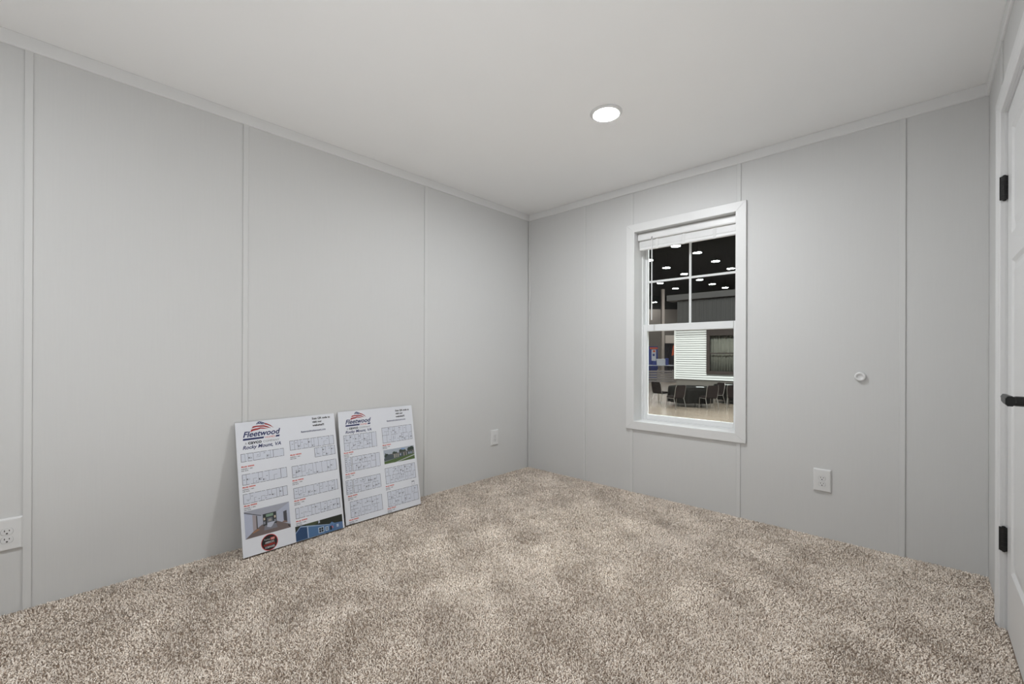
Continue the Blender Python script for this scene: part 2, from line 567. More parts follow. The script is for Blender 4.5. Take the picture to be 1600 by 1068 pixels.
casing_strip([(DY0 + rv, -0.012), (DY0 + rv, DZ + rv)], [(1, 0), (1, 1)]).build('casing', DOORP, door)
casing_strip([(DY1 - rv, -0.012), (DY1 - rv, DZ + rv)], [(-1, 0), (-1, 1)]).build('casing', DOORP, door)
casing_strip([(DY0 + rv, DZ + rv), (DY1 - rv, DZ + rv)], [(1, 1), (-1, 1)]).build('casing', DOORP, door)
for z0 in (1.702, 0.305):
    hg = MB()
    hx, hy = W - 0.0015, DY0 - 0.0045
    for k in range(5):
        a = z0 + k * 0.0186
        hg.lathe([(0.0098, 0.0002), (0.0102, 0.0006), (0.0102, 0.0180), (0.0098, 0.0184)], (hx, hy, a), 14)
    hg.lathe([(0.0055, 0.0), (0.0055, 0.003), (0.003, 0.005)], (hx, hy, z0 + 0.093), 12)
    hg.lathe([(0.003, -0.005), (0.0055, -0.003), (0.0055, 0.0)], (hx, hy, z0), 12)
    hg.box(W - 0.0145, W + 0.0065, DY0 - 0.0022, DY0 + 0.0005, z0, z0 + 0.093)
    hg.build('hinge', BLACKMET, door)
hd = MB()
LY, LZ = -1.250, 0.949
hd.lathe([(0.033, 0.0), (0.033, 0.006), (0.030, 0.010), (0.016, 0.011), (0.0145, 0.014), (0.0145, 0.050), (0.012, 0.058)], (DX, LY, LZ), 24, '-x')
hd = hd.build('door_handle', BLACKMET, door)
lv = MB()
lx = DX - 0.062
pr = [(LY - 0.014, 0.0145, 0.0095), (LY, 0.0148, 0.0100), (LY + 0.045, 0.0142, 0.0085), (LY + 0.090, 0.0140, 0.0075), (LY + 0.116, 0.0138, 0.0068), (LY + 0.122, 0.011, 0.005)]
vs = []
for (y, hz, hx2) in pr:
    for k in range(8):
        t = 2 * math.pi * (k + 0.5) / 8
        cx_, cz_ = math.cos(t), math.sin(t)
        sx = math.copysign(min(1, abs(cx_) * 1.35), cx_); sz = math.copysign(min(1, abs(cz_) * 1.35), cz_)
        vs.append((lx + hx2 * sx, y, LZ + hz * sz))
fs = []
for i in range(len(pr) - 1):
    for k in range(8):
        fs.append((i * 8 + k, i * 8 + (k + 1) % 8, (i + 1) * 8 + (k + 1) % 8, (i + 1) * 8 + k))
fs += [tuple(range(8)), tuple(range(40, 48))]
lv.add(vs, fs).build('lever', BLACKMET, hd)
tip = MB()
tip.tube([(lx, LY + 0.118, LZ + 0.004), (lx, LY + 0.130, LZ + 0.004), (lx, LY + 0.137, LZ + 0.004), (lx, LY + 0.140, LZ + 0.004)], [0.0068, 0.0068, 0.0052, 0.0015], 12)
tip = tip.build('lever_tip', GREYMET, hd, smooth=True)
tip['label'] = 'satin grey tip of the lever'

# ------------------------------------------------------------------ ceiling lights
def ceiling_light(x, y, label):
    t = empty('ceiling_light', (x, y, H), label=label, cat='ceiling light')
    MB().lathe([(0.066, -0.0005), (0.066, -0.009), (0.072, -0.0115), (0.080, -0.0105), (0.088, -0.004), (0.088, 0.0)], (0, 0, 0), 40).build('trim_ring', TRIM, t, smooth=False)
    MB().lathe([(0.0655, -0.006), (0.060, -0.0095), (0.045, -0.012), (0.022, -0.0135), (0.002, -0.014)], (0, 0, 0), 32).build('lens', LENS, t, smooth=True)
    return t


ceiling_light(1.485, -1.055, 'round white recessed ceiling light glowing brightly')
ceiling_light(1.485, -3.950, 'second round ceiling light, added out of view behind the viewer')  # added copy of the fixture, never in view, for more room light

# ------------------------------------------------------------------ outlets and door bumper
def outlet(loc, rotz, label):
    """wide plate in the x-z plane facing -y"""
    t = empty('electrical_outlet', loc, rotz, label, 'outlet', 'wide white outlet plates')
    hw, hh, th = 0.044, 0.0665, 0.0125
    prof = [(0.0, 0.0), (0.0, 0.006), (0.005, th - 0.0005), (0.009, th)]
    vs, fs = [], []
    for ins, d in prof:
        vs += [(-hw + ins, -d, -hh + ins), (hw - ins, -d, -hh + ins), (hw - ins, -d, hh - ins), (-hw + ins, -d, hh - ins)]
    for k in range(3):
        for i in range(4):
            fs.append((k * 4 + i, k * 4 + (i + 1) % 4, k * 4 + 4 + (i + 1) % 4, k * 4 + 4 + i))
    fs += [(12, 13, 14, 15), (0, 1, 2, 3)]
    MB().add(vs, fs).build('cover_plate', PLASTIC, t)
    for cz in (0.0125, -0.0215):
        r = MB()
        pts = []
        for k in range(24):
            a = 2 * math.pi * k / 24
            pts.append((0.0172 * math.cos(a), max(-0.0125, min(0.0125, 0.0172 * math.sin(a)))))
        n = len(pts)
        vs = [(x, -th + 0.0005, cz + z) for x, z in pts] + [(x, -th - 0.0012, cz + z) for x, z in pts] + [(x * 0.95, -th - 0.0018, cz + z * 0.95) for x, z in pts]
        fs = [(i, (i + 1) % n, n + (i + 1) % n, n + i) for i in range(n)] + [(n + i, n + (i + 1) % n, 2 * n + (i + 1) % n, 2 * n + i) for i in range(n)]
        fs += [tuple(range(n)), tuple(range(2 * n, 3 * n))]
        # narrow dark gap between plate and receptacle
        q = r.add(vs, fs).build('receptacle', PLASTIC, t)
        s_ = MB()
        s_.box(-0.0080, -0.0054, -th - 0.0021, -th - 0.0015, cz + 0.001, cz + 0.0085)
        s_.box(0.0054, 0.0078, -th - 0.0021, -th - 0.0015, cz + 0.0015, cz + 0.0078)
        s_.add([(0.0031 * math.cos(a), -th - 0.0021, cz - 0.0066 + 0.0031 * math.sin(a)) for a in [2 * math.pi * k / 10 for k in range(10)]], [tuple(range(10))])
        s_.build('slots', SLOT, q)
        g_ = MB()
        v2 = [(x * 1.0, -th - 0.00025, cz + z * 1.0) for x, z in pts] + [(x * 1.055, -th - 0.00025, cz + z * 1.055) for x, z in pts]
        g_.add(v2, [(i, (i + 1) % n, n + (i + 1) % n, n + i) for i in range(n)]).build('gap', SLOT_SOFT, q, fix=False)
    return t


SLOT_SOFT = mat('gap_grey', (0.33, 0.33, 0.33), 0.6, noise=((60, 60, 60), 0.05))
outlet((2.330, 0.0, 0.335), 0.0, 'wide white outlet plate under the round wall bumper on the window wall')
outlet((0.0, -0.461, 0.341), R(90), 'white outlet plate on the left wall between the right poster board and the far corner')
outlet((0.0, -3.2905, 0.3265), R(90), 'white outlet plate at the left edge, beside the wall batten')

bp_ = MB().lathe([(0.0265, 0.0), (0.0265, 0.010), (0.0250, 0.0150), (0.0220, 0.0180), (0.0185, 0.0185), (0.0155, 0.0165), (0.0125, 0.0115), (0.008, 0.0100), (0.002, 0.0095)], (0, 0, 0), 36, '-y').build('wall_bumper', PLASTIC, smooth=True)
bp_.location = (2.506, 0.0, 0.959)
props(bp_, 'small round white door bumper fixed on the wall right of the window', 'door bumper')

# ------------------------------------------------------------------ display boards
WHITEP = mat('board_white', (0.75, 0.765, 0.81), 0.42, noise=((20, 20, 20), 0.008))
FOAM = mat('board_foam_edge', (0.62, 0.62, 0.62), 0.8, noise=((200, 200, 200), 0.03))
NAVY = mat('print_navy', (0.018, 0.026, 0.115), 0.4, noise=((50, 50, 50), 0.02))
INK = mat('print_black', (0.03, 0.03, 0.03), 0.4, noise=((50, 50, 50), 0.02))
FAINT = mat('print_grey', (0.21, 0.21, 0.22), 0.4, noise=((50, 50, 50), 0.02))
LINE = mat('print_line', (0.085, 0.088, 0.105), 0.4, noise=((50, 50, 50), 0.02))
LINE2 = mat('print_thin_line', (0.22, 0.23, 0.265), 0.4, noise=((50, 50, 50), 0.02))
PLAN = mat('print_plan_tint', (0.645, 0.67, 0.745), 0.42, noise=((50, 50, 50), 0.01))
REDP = mat('print_red', (0.62, 0.085, 0.05), 0.4, noise=((50, 50, 50), 0.02))
FLAGRED = mat('print_flag_red', (0.36, 0.035, 0.035), 0.4, noise=((50, 50, 50), 0.02))
BW_, BH_ = 55.88, 71.12             # board in centimetres
FONT_CACHE = {}


def glyphs(txt, bold=0.0, shear=0.0, space=1.0):
    key = (txt, bold, shear, space)
    if key in FONT_CACHE:
        return FONT_CACHE[key]
    cu = bpy.data.curves.new('tmp_text', 'FONT')
    cu.body = txt
    cu.offset = bold
    cu.shear = shear
    cu.space_character = space
    cu.resolution_u = 3
    ob = bpy.data.objects.new('tmp_text', cu)
    COL.objects.link(ob)
    dg = bpy.context.evaluated_depsgraph_get()
    me = bpy.data.meshes.new_from_object(ob.evaluated_get(dg))
    v = [(p.co.x, p.co.y) for p in me.vertices]
    f = [tuple(p.vertices) for p in me.polygons]
    bpy.data.objects.remove(ob)
    bpy.data.curves.remove(cu)
    bpy.data.meshes.remove(me)
    FONT_CACHE[key] = (v, f)
    return v, f


class Sheet:
    """flat print on a board; coordinates in cm from the board's top left corner, v downwards"""
    def __init__(s):
        s.mb = MB()
        s.mats = []

    def use(s, m_):
        if m_ not in s.mats:
            s.mats.append(m_)
        s.mb.mat(s.mats.index(m_))
        return s

    def poly(s, pts, m_, lay=1):
        s.use(m_)
        s.mb.add([(p[0] * 0.01, (BH_ - p[1]) * 0.01, 0.0002 + 0.00012 * lay) for p in pts], [tuple(range(len(pts)))])
        return s

    def rect(s, u0, v0, u1, v1, m_, lay=1):
        return s.poly([(u0, v1), (u1, v1), (u1, v0), (u0, v0)], m_, lay)

    def frame(s, u0, v0, u1, v1, t, m_, lay=2):
        s.rect(u0, v0, u1, v0 + t, m_, lay); s.rect(u0, v1 - t, u1, v1, m_, lay)
        s.rect(u0, v0 + t, u0 + t, v1 - t, m_, lay); s.rect(u1 - t, v0 + t, u1, v1 - t, m_, lay)
        return s

    def text(s, txt, u0, base, u1, m_, height=None, bold=0.0, shear=0.0, space=1.0, lay=2, caps=True):
        """fit between u0 and u1 with its baseline at base; height = cap height in cm (else keeps aspect)"""
        v, f = glyphs(txt, bold, shear, space)
        xs = [p[0] for p in v]; x0, x1 = min(xs), max(xs)
        kx = (u1 - u0) / (x1 - x0)
        ky = kx if height is None else height / 0.70
        s.use(m_)
        s.mb.add([((u0 + (p[0] - x0) * kx) * 0.01, (BH_ - base + p[1] * ky) * 0.01, 0.0002 + 0.00012 * lay) for p in v], f)
        return s

    def build(s, name, parent):
        o = s.mb.build(name, s.mats, parent, fix=False)
        return o


def make_board(origin, u_dir, v_dir, label):
    n_ = u_dir.cross(v_dir).normalized()
    o = empty('display_board', origin, label=label, cat='display board')
    mw = Matrix((u_dir, v_dir, n_)).transposed().to_4x4()
    mw.translation = origin
    o.matrix_world = mw
    core = MB()
    core.mat(0).add([(0, 0, 0), (BW_ * .01, 0, 0), (BW_ * .01, BH_ * .01, 0), (0, BH_ * .01, 0), (0, 0, -.005), (BW_ * .01, 0, -.005), (BW_ * .01, BH_ * .01, -.005), (0, BH_ * .01, -.005)],
                    [(0, 1, 2, 3), (7, 6, 5, 4)])
    core.mat(1).add([(0, 0, 0), (BW_ * .01, 0, 0), (BW_ * .01, BH_ * .01, 0), (0, BH_ * .01, 0), (0, 0, -.005), (BW_ * .01, 0, -.005), (BW_ * .01, BH_ * .01, -.005), (0, BH_ * .01, -.005)],
                    [(0, 4, 5, 1), (1, 5, 6, 2), (2, 6, 7, 3), (3, 7, 4, 0)])
    core.build('foam_sheet', [WHITEP, FOAM], o, fix=False)
    return o


def logo(b, ox, oy, k):
    """house-and-flag emblem with the maker's name; (ox, oy) shift, k scale against the left board"""
    s = Sheet()

    def P(pts): return [(ox + x * k, oy + y * k) for x, y in pts]
    # waving canton
    s.poly(P([(10.3, 1.9), (11.2, .7), (12.2, .25), (13.6, .8), (15.0, 1.5), (14.3, 2.3), (13.0, 2.0), (11.6, 1.7)]), NAVY, 1)
    for (x, y) in ((11.4, 1.25), (12.3, .95), (12.5, 1.55), (13.4, 1.35), (14.1, 1.8)):
        s.rect(ox + (x - .22) * k, oy + (y - .16) * k, ox + (x + .22) * k, oy + (y + .16) * k, WHITEP, 2)
    # three red stripes
    for up_, lo_ in (([(15.1, 1.5), (16.6, 2.2), (18.0, 3.1), (19.6, 4.9)], [(18.2, 3.9), (16.6, 2.9), (14.6, 2.3)]),
                     ([(8.7, 2.8), (10.5, 2.55), (12.6, 2.65), (14.4, 2.75), (16.2, 3.5), (18.2, 4.9)], [(16.2, 4.3), (14.2, 3.55), (12.6, 3.45), (10.4, 3.35), (8.0, 3.85)]),
                     ([(7.9, 4.4), (9.6, 4.1), (11.4, 4.0), (12.4, 3.75), (14.2, 4.1), (16.6, 5.1)], [(14.2, 4.75), (12.6, 4.5), (11.0, 5.0), (9.0, 5.2), (7.2, 5.85)])):
        pts = P(up_ + lo_)
        cu = len(up_)
        s.use(FLAGRED)
        A, B = P(up_), P(lo_)[::-1]
        # strip between the two edges
        nA, nB = len(A), len(B)
        N = 10
        def at(poly, t):
            f_ = t * (len(poly) - 1); i = min(int(f_), len(poly) - 2); q = f_ - i
            return (poly[i][0] * (1 - q) + poly[i + 1][0] * q, poly[i][1] * (1 - q) + poly[i + 1][1] * q)
        B2 = B + [A[-1]]
        for i in range(N):
            a0, a1 = at(A, i / N), at(A, (i + 1) / N)
            b0, b1 = at(B2, i / N), at(B2, (i + 1) / N)
            s.poly([b0, b1, a1, a0], FLAGRED, 1)
    s.text('Fleetwood', ox + 3.5 * k, oy + 8.4 * k, ox + 23.0 * k, NAVY, 3.05 * k, 0.022, 0.30)
    s.poly(P([(3.3, 10.1), (13.7, 10.1), (14.2, 9.1), (3.5, 9.1)]), NAVY, 1)
    s.poly(P([(20.1, 10.1), (22.2, 10.1), (22.5, 9.1), (20.5, 9.1)]), NAVY, 1)
    s.text('HOMES', ox + 14.7 * k, oy + 10.15 * k, ox + 19.8 * k, REDP, 1.05 * k, 0.0, 0.0)
    s.text('A', ox + 4.2 * k, oy + 12.4 * k, ox + 5.2 * k, FAINT, 1.15 * k)
    s.text('cavco', ox + 5.8 * k, oy + 12.4 * k, ox + 12.7 * k, INK, 1.9 * k, 0.03)
    s.text('COMPANY', ox + 13.5 * k, oy + 12.4 * k, ox + 22.1 * k, FAINT, 1.15 * k)
    s.text('Rocky Mount, VA', ox + 3.0 * k, oy + 14.95 * k, ox + 22.8 * k, NAVY, 1.9 * k, 0.022, 0.28)
    return s.build('logo', b)


def web_note(b, u0, v0, url_v):
    s = Sheet()
    s.text('Scan QR code to', u0, v0, u0 + 11.4, INK, 1.15, 0.04)
    s.text('visit our', u0, v0 + 2.1, u0 + 5.9, INK, 1.15, 0.04)
    s.text('website!!!', u0, v0 + 4.2, u0 + 7.2, INK, 1.15, 0.04)
    s.text('fleetwoodrockymount.com', 34.5, url_v, 49.6, NAVY, 0.85, 0.02)
    s.rect(34.5, url_v + 0.14, 49.6, url_v + 0.24, NAVY, 2)
    return s.build('web_note', b)


def plan(b, u0, v0, u1, v1, seed, double=False, porch=0.0, cap=None, capw=6.4, left_strip=0.0):
    rnd = random.Random(seed)
    s = Sheet()
    s.rect(u0, v0, u1, v1, PLAN, 1)
    t = 0.21
    # outer walls, broken by windows and doors
    for vv in (v0, v1 - t):
        u = u0
        while u < u1:
            ln = rnd.uniform(1.6, 4.2)
            s.rect(u, vv, min(u + ln, u1), vv + t, LINE, 2)
            u += ln + rnd.uniform(0.25, 0.7)
    s.rect(u0, v0, u0 + t, v1, LINE, 2)
    s.rect(u1 - t, v0, u1, v1, LINE2 if porch else LINE, 2)
    x1 = u1 - porch
    if porch:
        s.rect(x1 - t, v0, x1, v1, LINE, 2)
    x0 = u0 + left_strip
    if left_strip:
        s.rect(x0 - .75, v0 - 0.1, x0 - .25, v1 + 0.1, WHITEP, 3)
        s.rect(x0 - .25, v0, x0 - .25 + t, v1, LINE, 2)
        s.rect(x0 - .75 - t, v0, x0 - .75, v1, LINE, 2)
        vm = (v0 + v1) / 2
        s.rect(u0, vm - .5, x0 - .75, vm - .5 + 0.16, LINE, 2).rect(u0, vm + .6, x0 - .75, vm + .6 + 0.16, LINE, 2)
        s.rect(u0 + 1.3, v0, u0 + 1.44, vm - .5, LINE2, 2).rect(u0 + 2.2, vm + .6, u0 + 2.34, v1, LINE2, 2)
        for q in (v0 + 1.2, v0 + 2.6, vm + 1.6, vm + 3.0):
            s.rect(u0 + .5, q, u0 + 1.1, q + .4, LINE, 2).rect(u0 + 2.6, q + .5, u0 + 3.5, q + .8, LINE2, 2)
    ti = 0.14
    bands = [(v0, v1)] if not double else [(v0, (v0 + v1) / 2), ((v0 + v1) / 2, v1)]
    if double:
        u = x0
        while u < x1 - 1:
            ln = rnd.uniform(3, 7)
            s.rect(u, (v0 + v1) / 2 - ti / 2, min(u + ln, x1), (v0 + v1) / 2 + ti / 2 + .02, LINE, 2)
            u += ln + rnd.uniform(1.0, 2.6)
    for (a, c) in bands:
        u = x0
        hgt = c - a
        while True:
            u += rnd.choice((1.5, 2.0, 2.6, 3.4))
            if u > x1 - 1.6:
                break
            k = rnd.random()
            if k < 0.45:
                s.rect(u, a, u + ti, c, LINE if rnd.random() < .5 else LINE2, 2)
            elif k < 0.75:
                s.rect(u, a, u + ti, a + hgt * 0.58, LINE2, 2)
                s.rect(u - rnd.uniform(1.0, 2.0), a + hgt * 0.58, u + ti, a + hgt * 0.58 + ti, LINE2, 2)
            else:
                s.rect(u, c - hgt * 0.5, u + ti, c, LINE2, 2)
                s.rect(u, c - hgt * .5, u + rnd.uniform(1.0, 2.0), c - hgt * .5 + ti, LINE2, 2)
            # fixtures and room captions as small printed marks
            if rnd.random() < 0.75:
                q = rnd.uniform(a + .8, c - 1.0)
                s.rect(u - 1.5, q, u - 0.6, q + 0.28, LINE2, 2)
            if rnd.random() < 0.4:
                q = rnd.uniform(a + .4, c - 1.2)
                s.rect(u + .25, q, u + .75, q + rnd.uniform(.5, .9), LINE, 2)
                s.frame(u + .9, q, u + 1.7, q + .8, .08, LINE2, 2)
    if cap:
        cu, cv = cap
        s.text('Model', cu, cv + 0.35, cu + 2.9, REDP, 0.8, 0.035, 0.15)
        for i in range(6):
            s.rect(cu + 3.3 + i * 0.53, cv - 0.38, cu + 3.3 + i * 0.53 + 0.40, cv + 0.30, REDP, 2)
        for (dv, parts) in ((1.25, (0.0, 3.0, 3.5, 3.7, 4.2, 5.6)), (2.2, (0.0, 1.4, 1.7, 2.4, 2.6, 3.3))):
            for i in range(0, len(parts), 2):
                u = parts[i]
                while u < parts[i + 1]:
                    s.rect(cu + u, cv + dv - 0.28, cu + min(u + 0.32, parts[i + 1]), cv + dv + 0.24, FAINT, 2)
                    u += 0.44
    return s.build('floor_plan', b)


V = Vector
# left board
u1_ = V((-0.012, 0.5587, 0.0)).normalized()
o1 = V((0.168, -2.4695, 0.0005))
v1_ = V((-0.150, 0.0, 0.6951))
v1_ = (v1_ - u1_ * v1_.dot(u1_)).normalized()
B1 = make_board(o1, u1_, v1_, 'left white poster board with bedroom photo and round black badge, leaning on the wall')
logo(B1, 0, 0, 1.0)
web_note(B1, 41.7, 2.5, 9.6)
plan(B1, 1.8, 17.2, 24.0, 21.6, 1, porch=5.6, cap=(1.7, 24.2))
plan(B1, 1.8, 28.3, 24.8, 34.0, 2, porch=3.2, cap=(1.7, 35.2))
plan(B1, 1.7, 38.7, 24.4, 44.0, 3, porch=2.4, cap=(1.8, 45.0))
plan(B1, 27.5, 13.7, 54.2, 19.3, 4, cap=(27.3, 22.1))
plan(B1, 41.5, 20.0, 54.4, 25.6, 5)
plan(B1, 27.6, 28.6, 54.5, 35.3, 6, cap=(27.4, 36.9))
plan(B1, 27.6, 41.2, 54.1, 47.3, 7, cap=(27.5, 48.5))
plan(B1, 27.7, 52.6, 54.4, 58.6, 8, cap=(27.6, 60.0))

# right board
u2_ = V((0.003, 0.5588, 0.0)).normalized()
o2 = V((0.137, -1.8925, 0.0005))
v2_ = V((-0.126, 0.0, 0.6999))
v2_ = (v2_ - u2_ * v2_.dot(u2_)).normalized()
B2 = make_board(o2, u2_, v2_, 'right white poster board with a grey house on a green lawn, leaning on the wall')
logo(B2, 1.4, 0.6, 0.925)
web_note(B2, 41.9, 3.4, 9.8)
plan(B2, 2.7, 15.5, 25.7, 25.5, 11, True, 3.4, cap=(2.1, 26.7))
plan(B2, 2.4, 29.7, 27.0, 38.9, 12, True, 3.2, cap=(2.1, 40.2), left_strip=5.0)
plan(B2, 1.9, 44.0, 26.2, 52.7, 13, True, 0.0, cap=(2.6, 54.0), left_strip=5.2)
plan(B2, 3.6, 57.5, 26.0, 67.5, 14, True, cap=(2.2, 68.6))
plan(B2, 30.1, 13.8, 54.0, 24.4, 15, True, cap=(29.7, 25.8))
plan(B2, 29.9, 41.4, 53.9, 52.0, 16, True, cap=(29.4, 53.5))
plan(B2, 30.1, 57.2, 54.6, 67.4, 17, True, cap=(29.3, 68.3))
s = Sheet()
s.rect(49.9, 53.8, 52.2, 54.4, LINE2, 1).frame(49.9, 54.5, 52.2, 56.4, .12, LINE2, 1)
s.build('small_key', B2)


def pm(name, col):
    return mat('photo_' + name, col, 0.38, noise=((60, 60, 60), 0.04))


# bedroom photograph: u 1.6..24.6, v 47.8..62.0
s = Sheet()
U0, V0, U1, V1 = 1.6, 47.8, 24.6, 62.05
K = lambda x, y: (U0 + (U1 - U0) * x, V0 + (V1 - V0) * y)
Q = lambda pts, m_, lay: s.poly([K(*p_) for p_ in pts], m_, lay)
Q([(0, 1), (1, 1), (1, 0), (0, 0)], pm('ceiling', (.36, .37, .43)), 1)
Q([(0, 1), (.18, .78), (.18, .16), (0, .05)], pm('left_wall', (.44, .47, .58)), 2)
Q([(.18, .78), (.36, .62), (.36, .27), (.18, .16)], pm('wall_grey', (.40, .42, .50)), 2)
Q([(.36, .62), (.70, .62), (.70, .27), (.36, .27)], pm('far_wall', (.40, .42, .50)), 2)
Q([(.70, .62), (1, .86), (1, 0.02), (.70, .27)], pm('right_wall', (.42, .45, .55)), 2)
Q([(0, 1), (1, 1), (1, .88), (.70, .62), (.36, .62), (.18, .78)], pm('floor', (.16, .125, .12)), 3)
Q([(.0, .03), (.0, .06), (.36, .29), (.36, .265)], pm('rail', (.05, .05, .055)), 4)
Q([(.17, .78), (.27, .71), (.27, .25), (.17, .18)], pm('doorway', (.36, .32, .33)), 4)
Q([(.245, .735), (.27, .71), (.27, .25), (.25, .235)], pm('door_dark', (.06, .055, .055)), 5)
Q([(.15, .82), (.26, .73), (.32, .78), (.17, .86)], pm('warm_floor', (.32, .17, .10)), 5)
Q([(.39, .69), (.69, .69), (.69, .25), (.39, .25)], pm('headwall', (.03, .034, .035)), 4)
Q([(.46, .38), (.62, .38), (.62, .28), (.46, .28)], pm('transom', (.20, .30, .22)), 5)
Q([(.47, .60), (.61, .60), (.60, .42), (.48, .42)], pm('headboard', (.13, .14, .17)), 5)
Q([(.50, .56), (.58, .56), (.57, .47), (.51, .47)], pm('pillow', (.33, .31, .28)), 6)
Q([(.40, .86), (.70, .86), (.67, .68), (.42, .68)], pm('bed_base', (.19, .19, .22)), 5)
Q([(.47, .75), (.55, .80), (.58, .76), (.66, .60), (.48, .60)], pm('duvet', (.46, .48, .56)), 6)
for x in (.42, .655):
    Q([(x - .018, .48), (x + .018, .48), (x + .018, .39), (x - .018, .39)], pm('lamp_glow', (.55, .46, .36)), 6)
    Q([(x - .02, .63), (x + .02, .63), (x + .02, .53), (x - .02, .53)], pm('nightstand', (.24, .25, .29)), 6)
Q([(.85, .66), (.93, .73), (.93, .30), (.85, .33)], pm('closet', (.07, .07, .08)), 4)
Q([(.81, .71), (.86, .75), (.93, .78), (.93, .73), (.86, .67)], pm('warm_floor2', (.22, .14, .12)), 4)
Q([(.94, .90), (.985, .985), (.985, .93), (.955, .86)], pm('chair_dark', (.03, .03, .035)), 6)
s.build('bedroom_photo', B1)

# blue house photograph, running off the lower edge of the board
s = Sheet()
U0, V0, U1, V1 = 26.9, 62.7, 54.9, 71.05
Q([(0, 1), (1, 1), (1, 0), (0, 0)], pm('trees', (.018, .022, .014)), 1)
Q([(.20, .35), (.30, .33), (.42, .20), (.50, 0.0), (.22, .0)], pm('tree_green', (.05, .065, .03)), 2)
Q([(.47, .20), (.51, .18), (.505, 0), (.475, 0)], pm('sky_gap', (.36, .40, .48)), 3)
Q([(0, 1), (.245, 1), (.245, .20), (.10, .10), (0, .42)], pm('gable_blue', (.022, .06, .145)), 3)
Q([(.245, 1), (.78, 1), (1, 1), (1, .52), (.80, .46), (.72, .50), (.245, .20)], pm('side_blue', (.075, .165, .32)), 3)
Q([(.10, .12), (.245, .22), (.72, .51), (.72, .46), (.26, .15), (.10, .05)], pm('eave', (.30, .40, .55)), 4)
Q([(0, .48), (.10, .14), (.10, .06), (0, .40)], pm('eave2', (.25, .33, .47)), 4)
Q([(.235, 1), (.255, 1), (.255, .2), (.235, .2)], pm('corner_board', (.42, .52, .66)), 5)
Q([(.70, .66), (.79, .66), (.83, .50), (.76, .34), (.68, .52)], pm('porch_gable', (.12, .22, .40)), 5)
Q([(.83, .95), (1, .88), (1, .55), (.83, .52)], pm('far_blue', (.11, .18, .33)), 4)
for (x0, x1, y0, y1) in ((.46, .585, .48, .88), (.61, .68, .55, .86), (.86, .905, .60, .80)):
    Q([(x0, y1), (x1, y1), (x1, y0), (x0, y0)], pm('window_trim', (.42, .52, .64)), 5)
    xm, ym = (x0 + x1) / 2, (y0 + y1) / 2
    for a, b_ in ((x0 + .018, xm - .004), (xm + .004, x1 - .018)):
        for c_, d_ in ((y0 + .05, ym - .01), (ym + .01, y1 - .05)):
            Q([(a, d_), (b_, d_), (b_, c_), (a, c_)], pm('window_dark', (.02, .024, .035)), 6)
Q([(.71, .88), (.75, .88), (.75, .60), (.71, .60)], pm('porch_dark', (.02, .02, .03)), 6)
Q([(.77, .80), (.79, .76), (.76, .58), (.745, .62)], pm('flag_red', (.52, .14, .16)), 7)
Q([(.76, .64), (.775, .60), (.765, .53), (.75, .55)], pm('flag_blue', (.05, .10, .32)), 8)
Q([(.0, 1), (.60, 1), (.60, .965), (.0, .965)], pm('skirt', (.20, .28, .42)), 7)
s.build('house_photo', B1)

# badge
s = Sheet()
bu, bv = 13.1, 66.8
circ = lambda r: [(bu + r * math.cos(2 * math.pi * k / 48), bv + r * math.sin(2 * math.pi * k / 48)) for k in range(48)][::-1]
s.poly(circ(4.25), pm('badge_red', (.55, .04, .04)), 1)
s.poly(circ(3.92), pm('badge_black', (.008, .01, .01)), 2)
bwht = pm('badge_white', (.55, .56, .57))
s.text('Forbes', bu - 2.55, bv - 1.35, bu + 0.35, bwht, 0.85, 0.0, 0, 1, 3)
s.rect(bu + .55, bv - 2.35, bu + 2.75, bv - 1.05, pm('badge_tag', (.62, .09, .06)), 3)
s.text('2025', bu + .85, bv - 1.35, bu + 2.45, bwht, 0.7, 0.02, 0, 1, 4)
s.text("AMERICA'S", bu - 2.35, bv + 0.35, bu + 2.35, bwht, 1.0, 0.02, 0, 1, 3)
s.text('SUCCESSFUL', bu - 2.95, bv + 1.6, bu + 2.95, pm('badge_red_text', (.50, .03, .025)), 0.95, 0.03, 0, 1, 3)
s.text('COMPANIES', bu - 2.45, bv + 2.85, bu + 2.45, bwht, 0.95, 0.02, 0, 1, 3)
s.build('award_badge', B1)

# grey house photograph on the right board
s = Sheet()
U0, V0, U1, V1 = 30.0, 29.1, 54.4, 38.6
Q([(0, 1), (1, 1), (1, 0), (0, 0)], pm('sky', (.40, .44, .50)), 1)
Q([(.55, .16), (.68, .18), (.70, .10), (.58, .06)], pm('sky_blue', (.20, .32, .55)), 2)
for i, (x, y, r_) in enumerate(((.02, .40, .10), (.09, .45, .09), (.33, .34, .07), (.39, .36, .06), (.55, .26, .07), (.62, .30, .06), (.68, .30, .06), (.84, .24, .09), (.92, .22, .10), (.99, .24, .08))):
    Q([(x + r_ * .8 * math.cos(a), y + r_ * 1.9 * math.sin(a)) for a in [2 * math.pi * k / 10 for k in range(10)][::-1] if 0 <= x + r_ * .8 * math.cos(a) <= 1.0], pm('tree_dark', (.045, .065, .05)), 2)
Q([(0, .80), (1, .58), (1, .30), (.30, .40), (.14, .36), (0, .62)], pm('house_wall', (.075, .095, .105)), 3)
Q([(.28, .43), (1, .36), (1, .30), (.30, .36), (.14, .34)], pm('house_roof', (.13, .12, .115)), 4)
for (a, b_) in ((.32, .345), (.37, .385), (.41, .425), (.455, .475), (.64, .66), (.72, .735), (.95, .97)):
    Q([(a, .70 - .1 * a), (b_, .70 - .1 * b_), (b_, .42 - .05 * a), (a, .42 - .05 * a)], pm('porch_post', (.50, .47, .40)), 5)
for (a, b_) in ((.80, .84), (.87, .91), (.51, .55)):
    Q([(a, .58), (b_, .57), (b_, .42), (a, .43)], pm('pale_window', (.36, .40, .50)), 5)
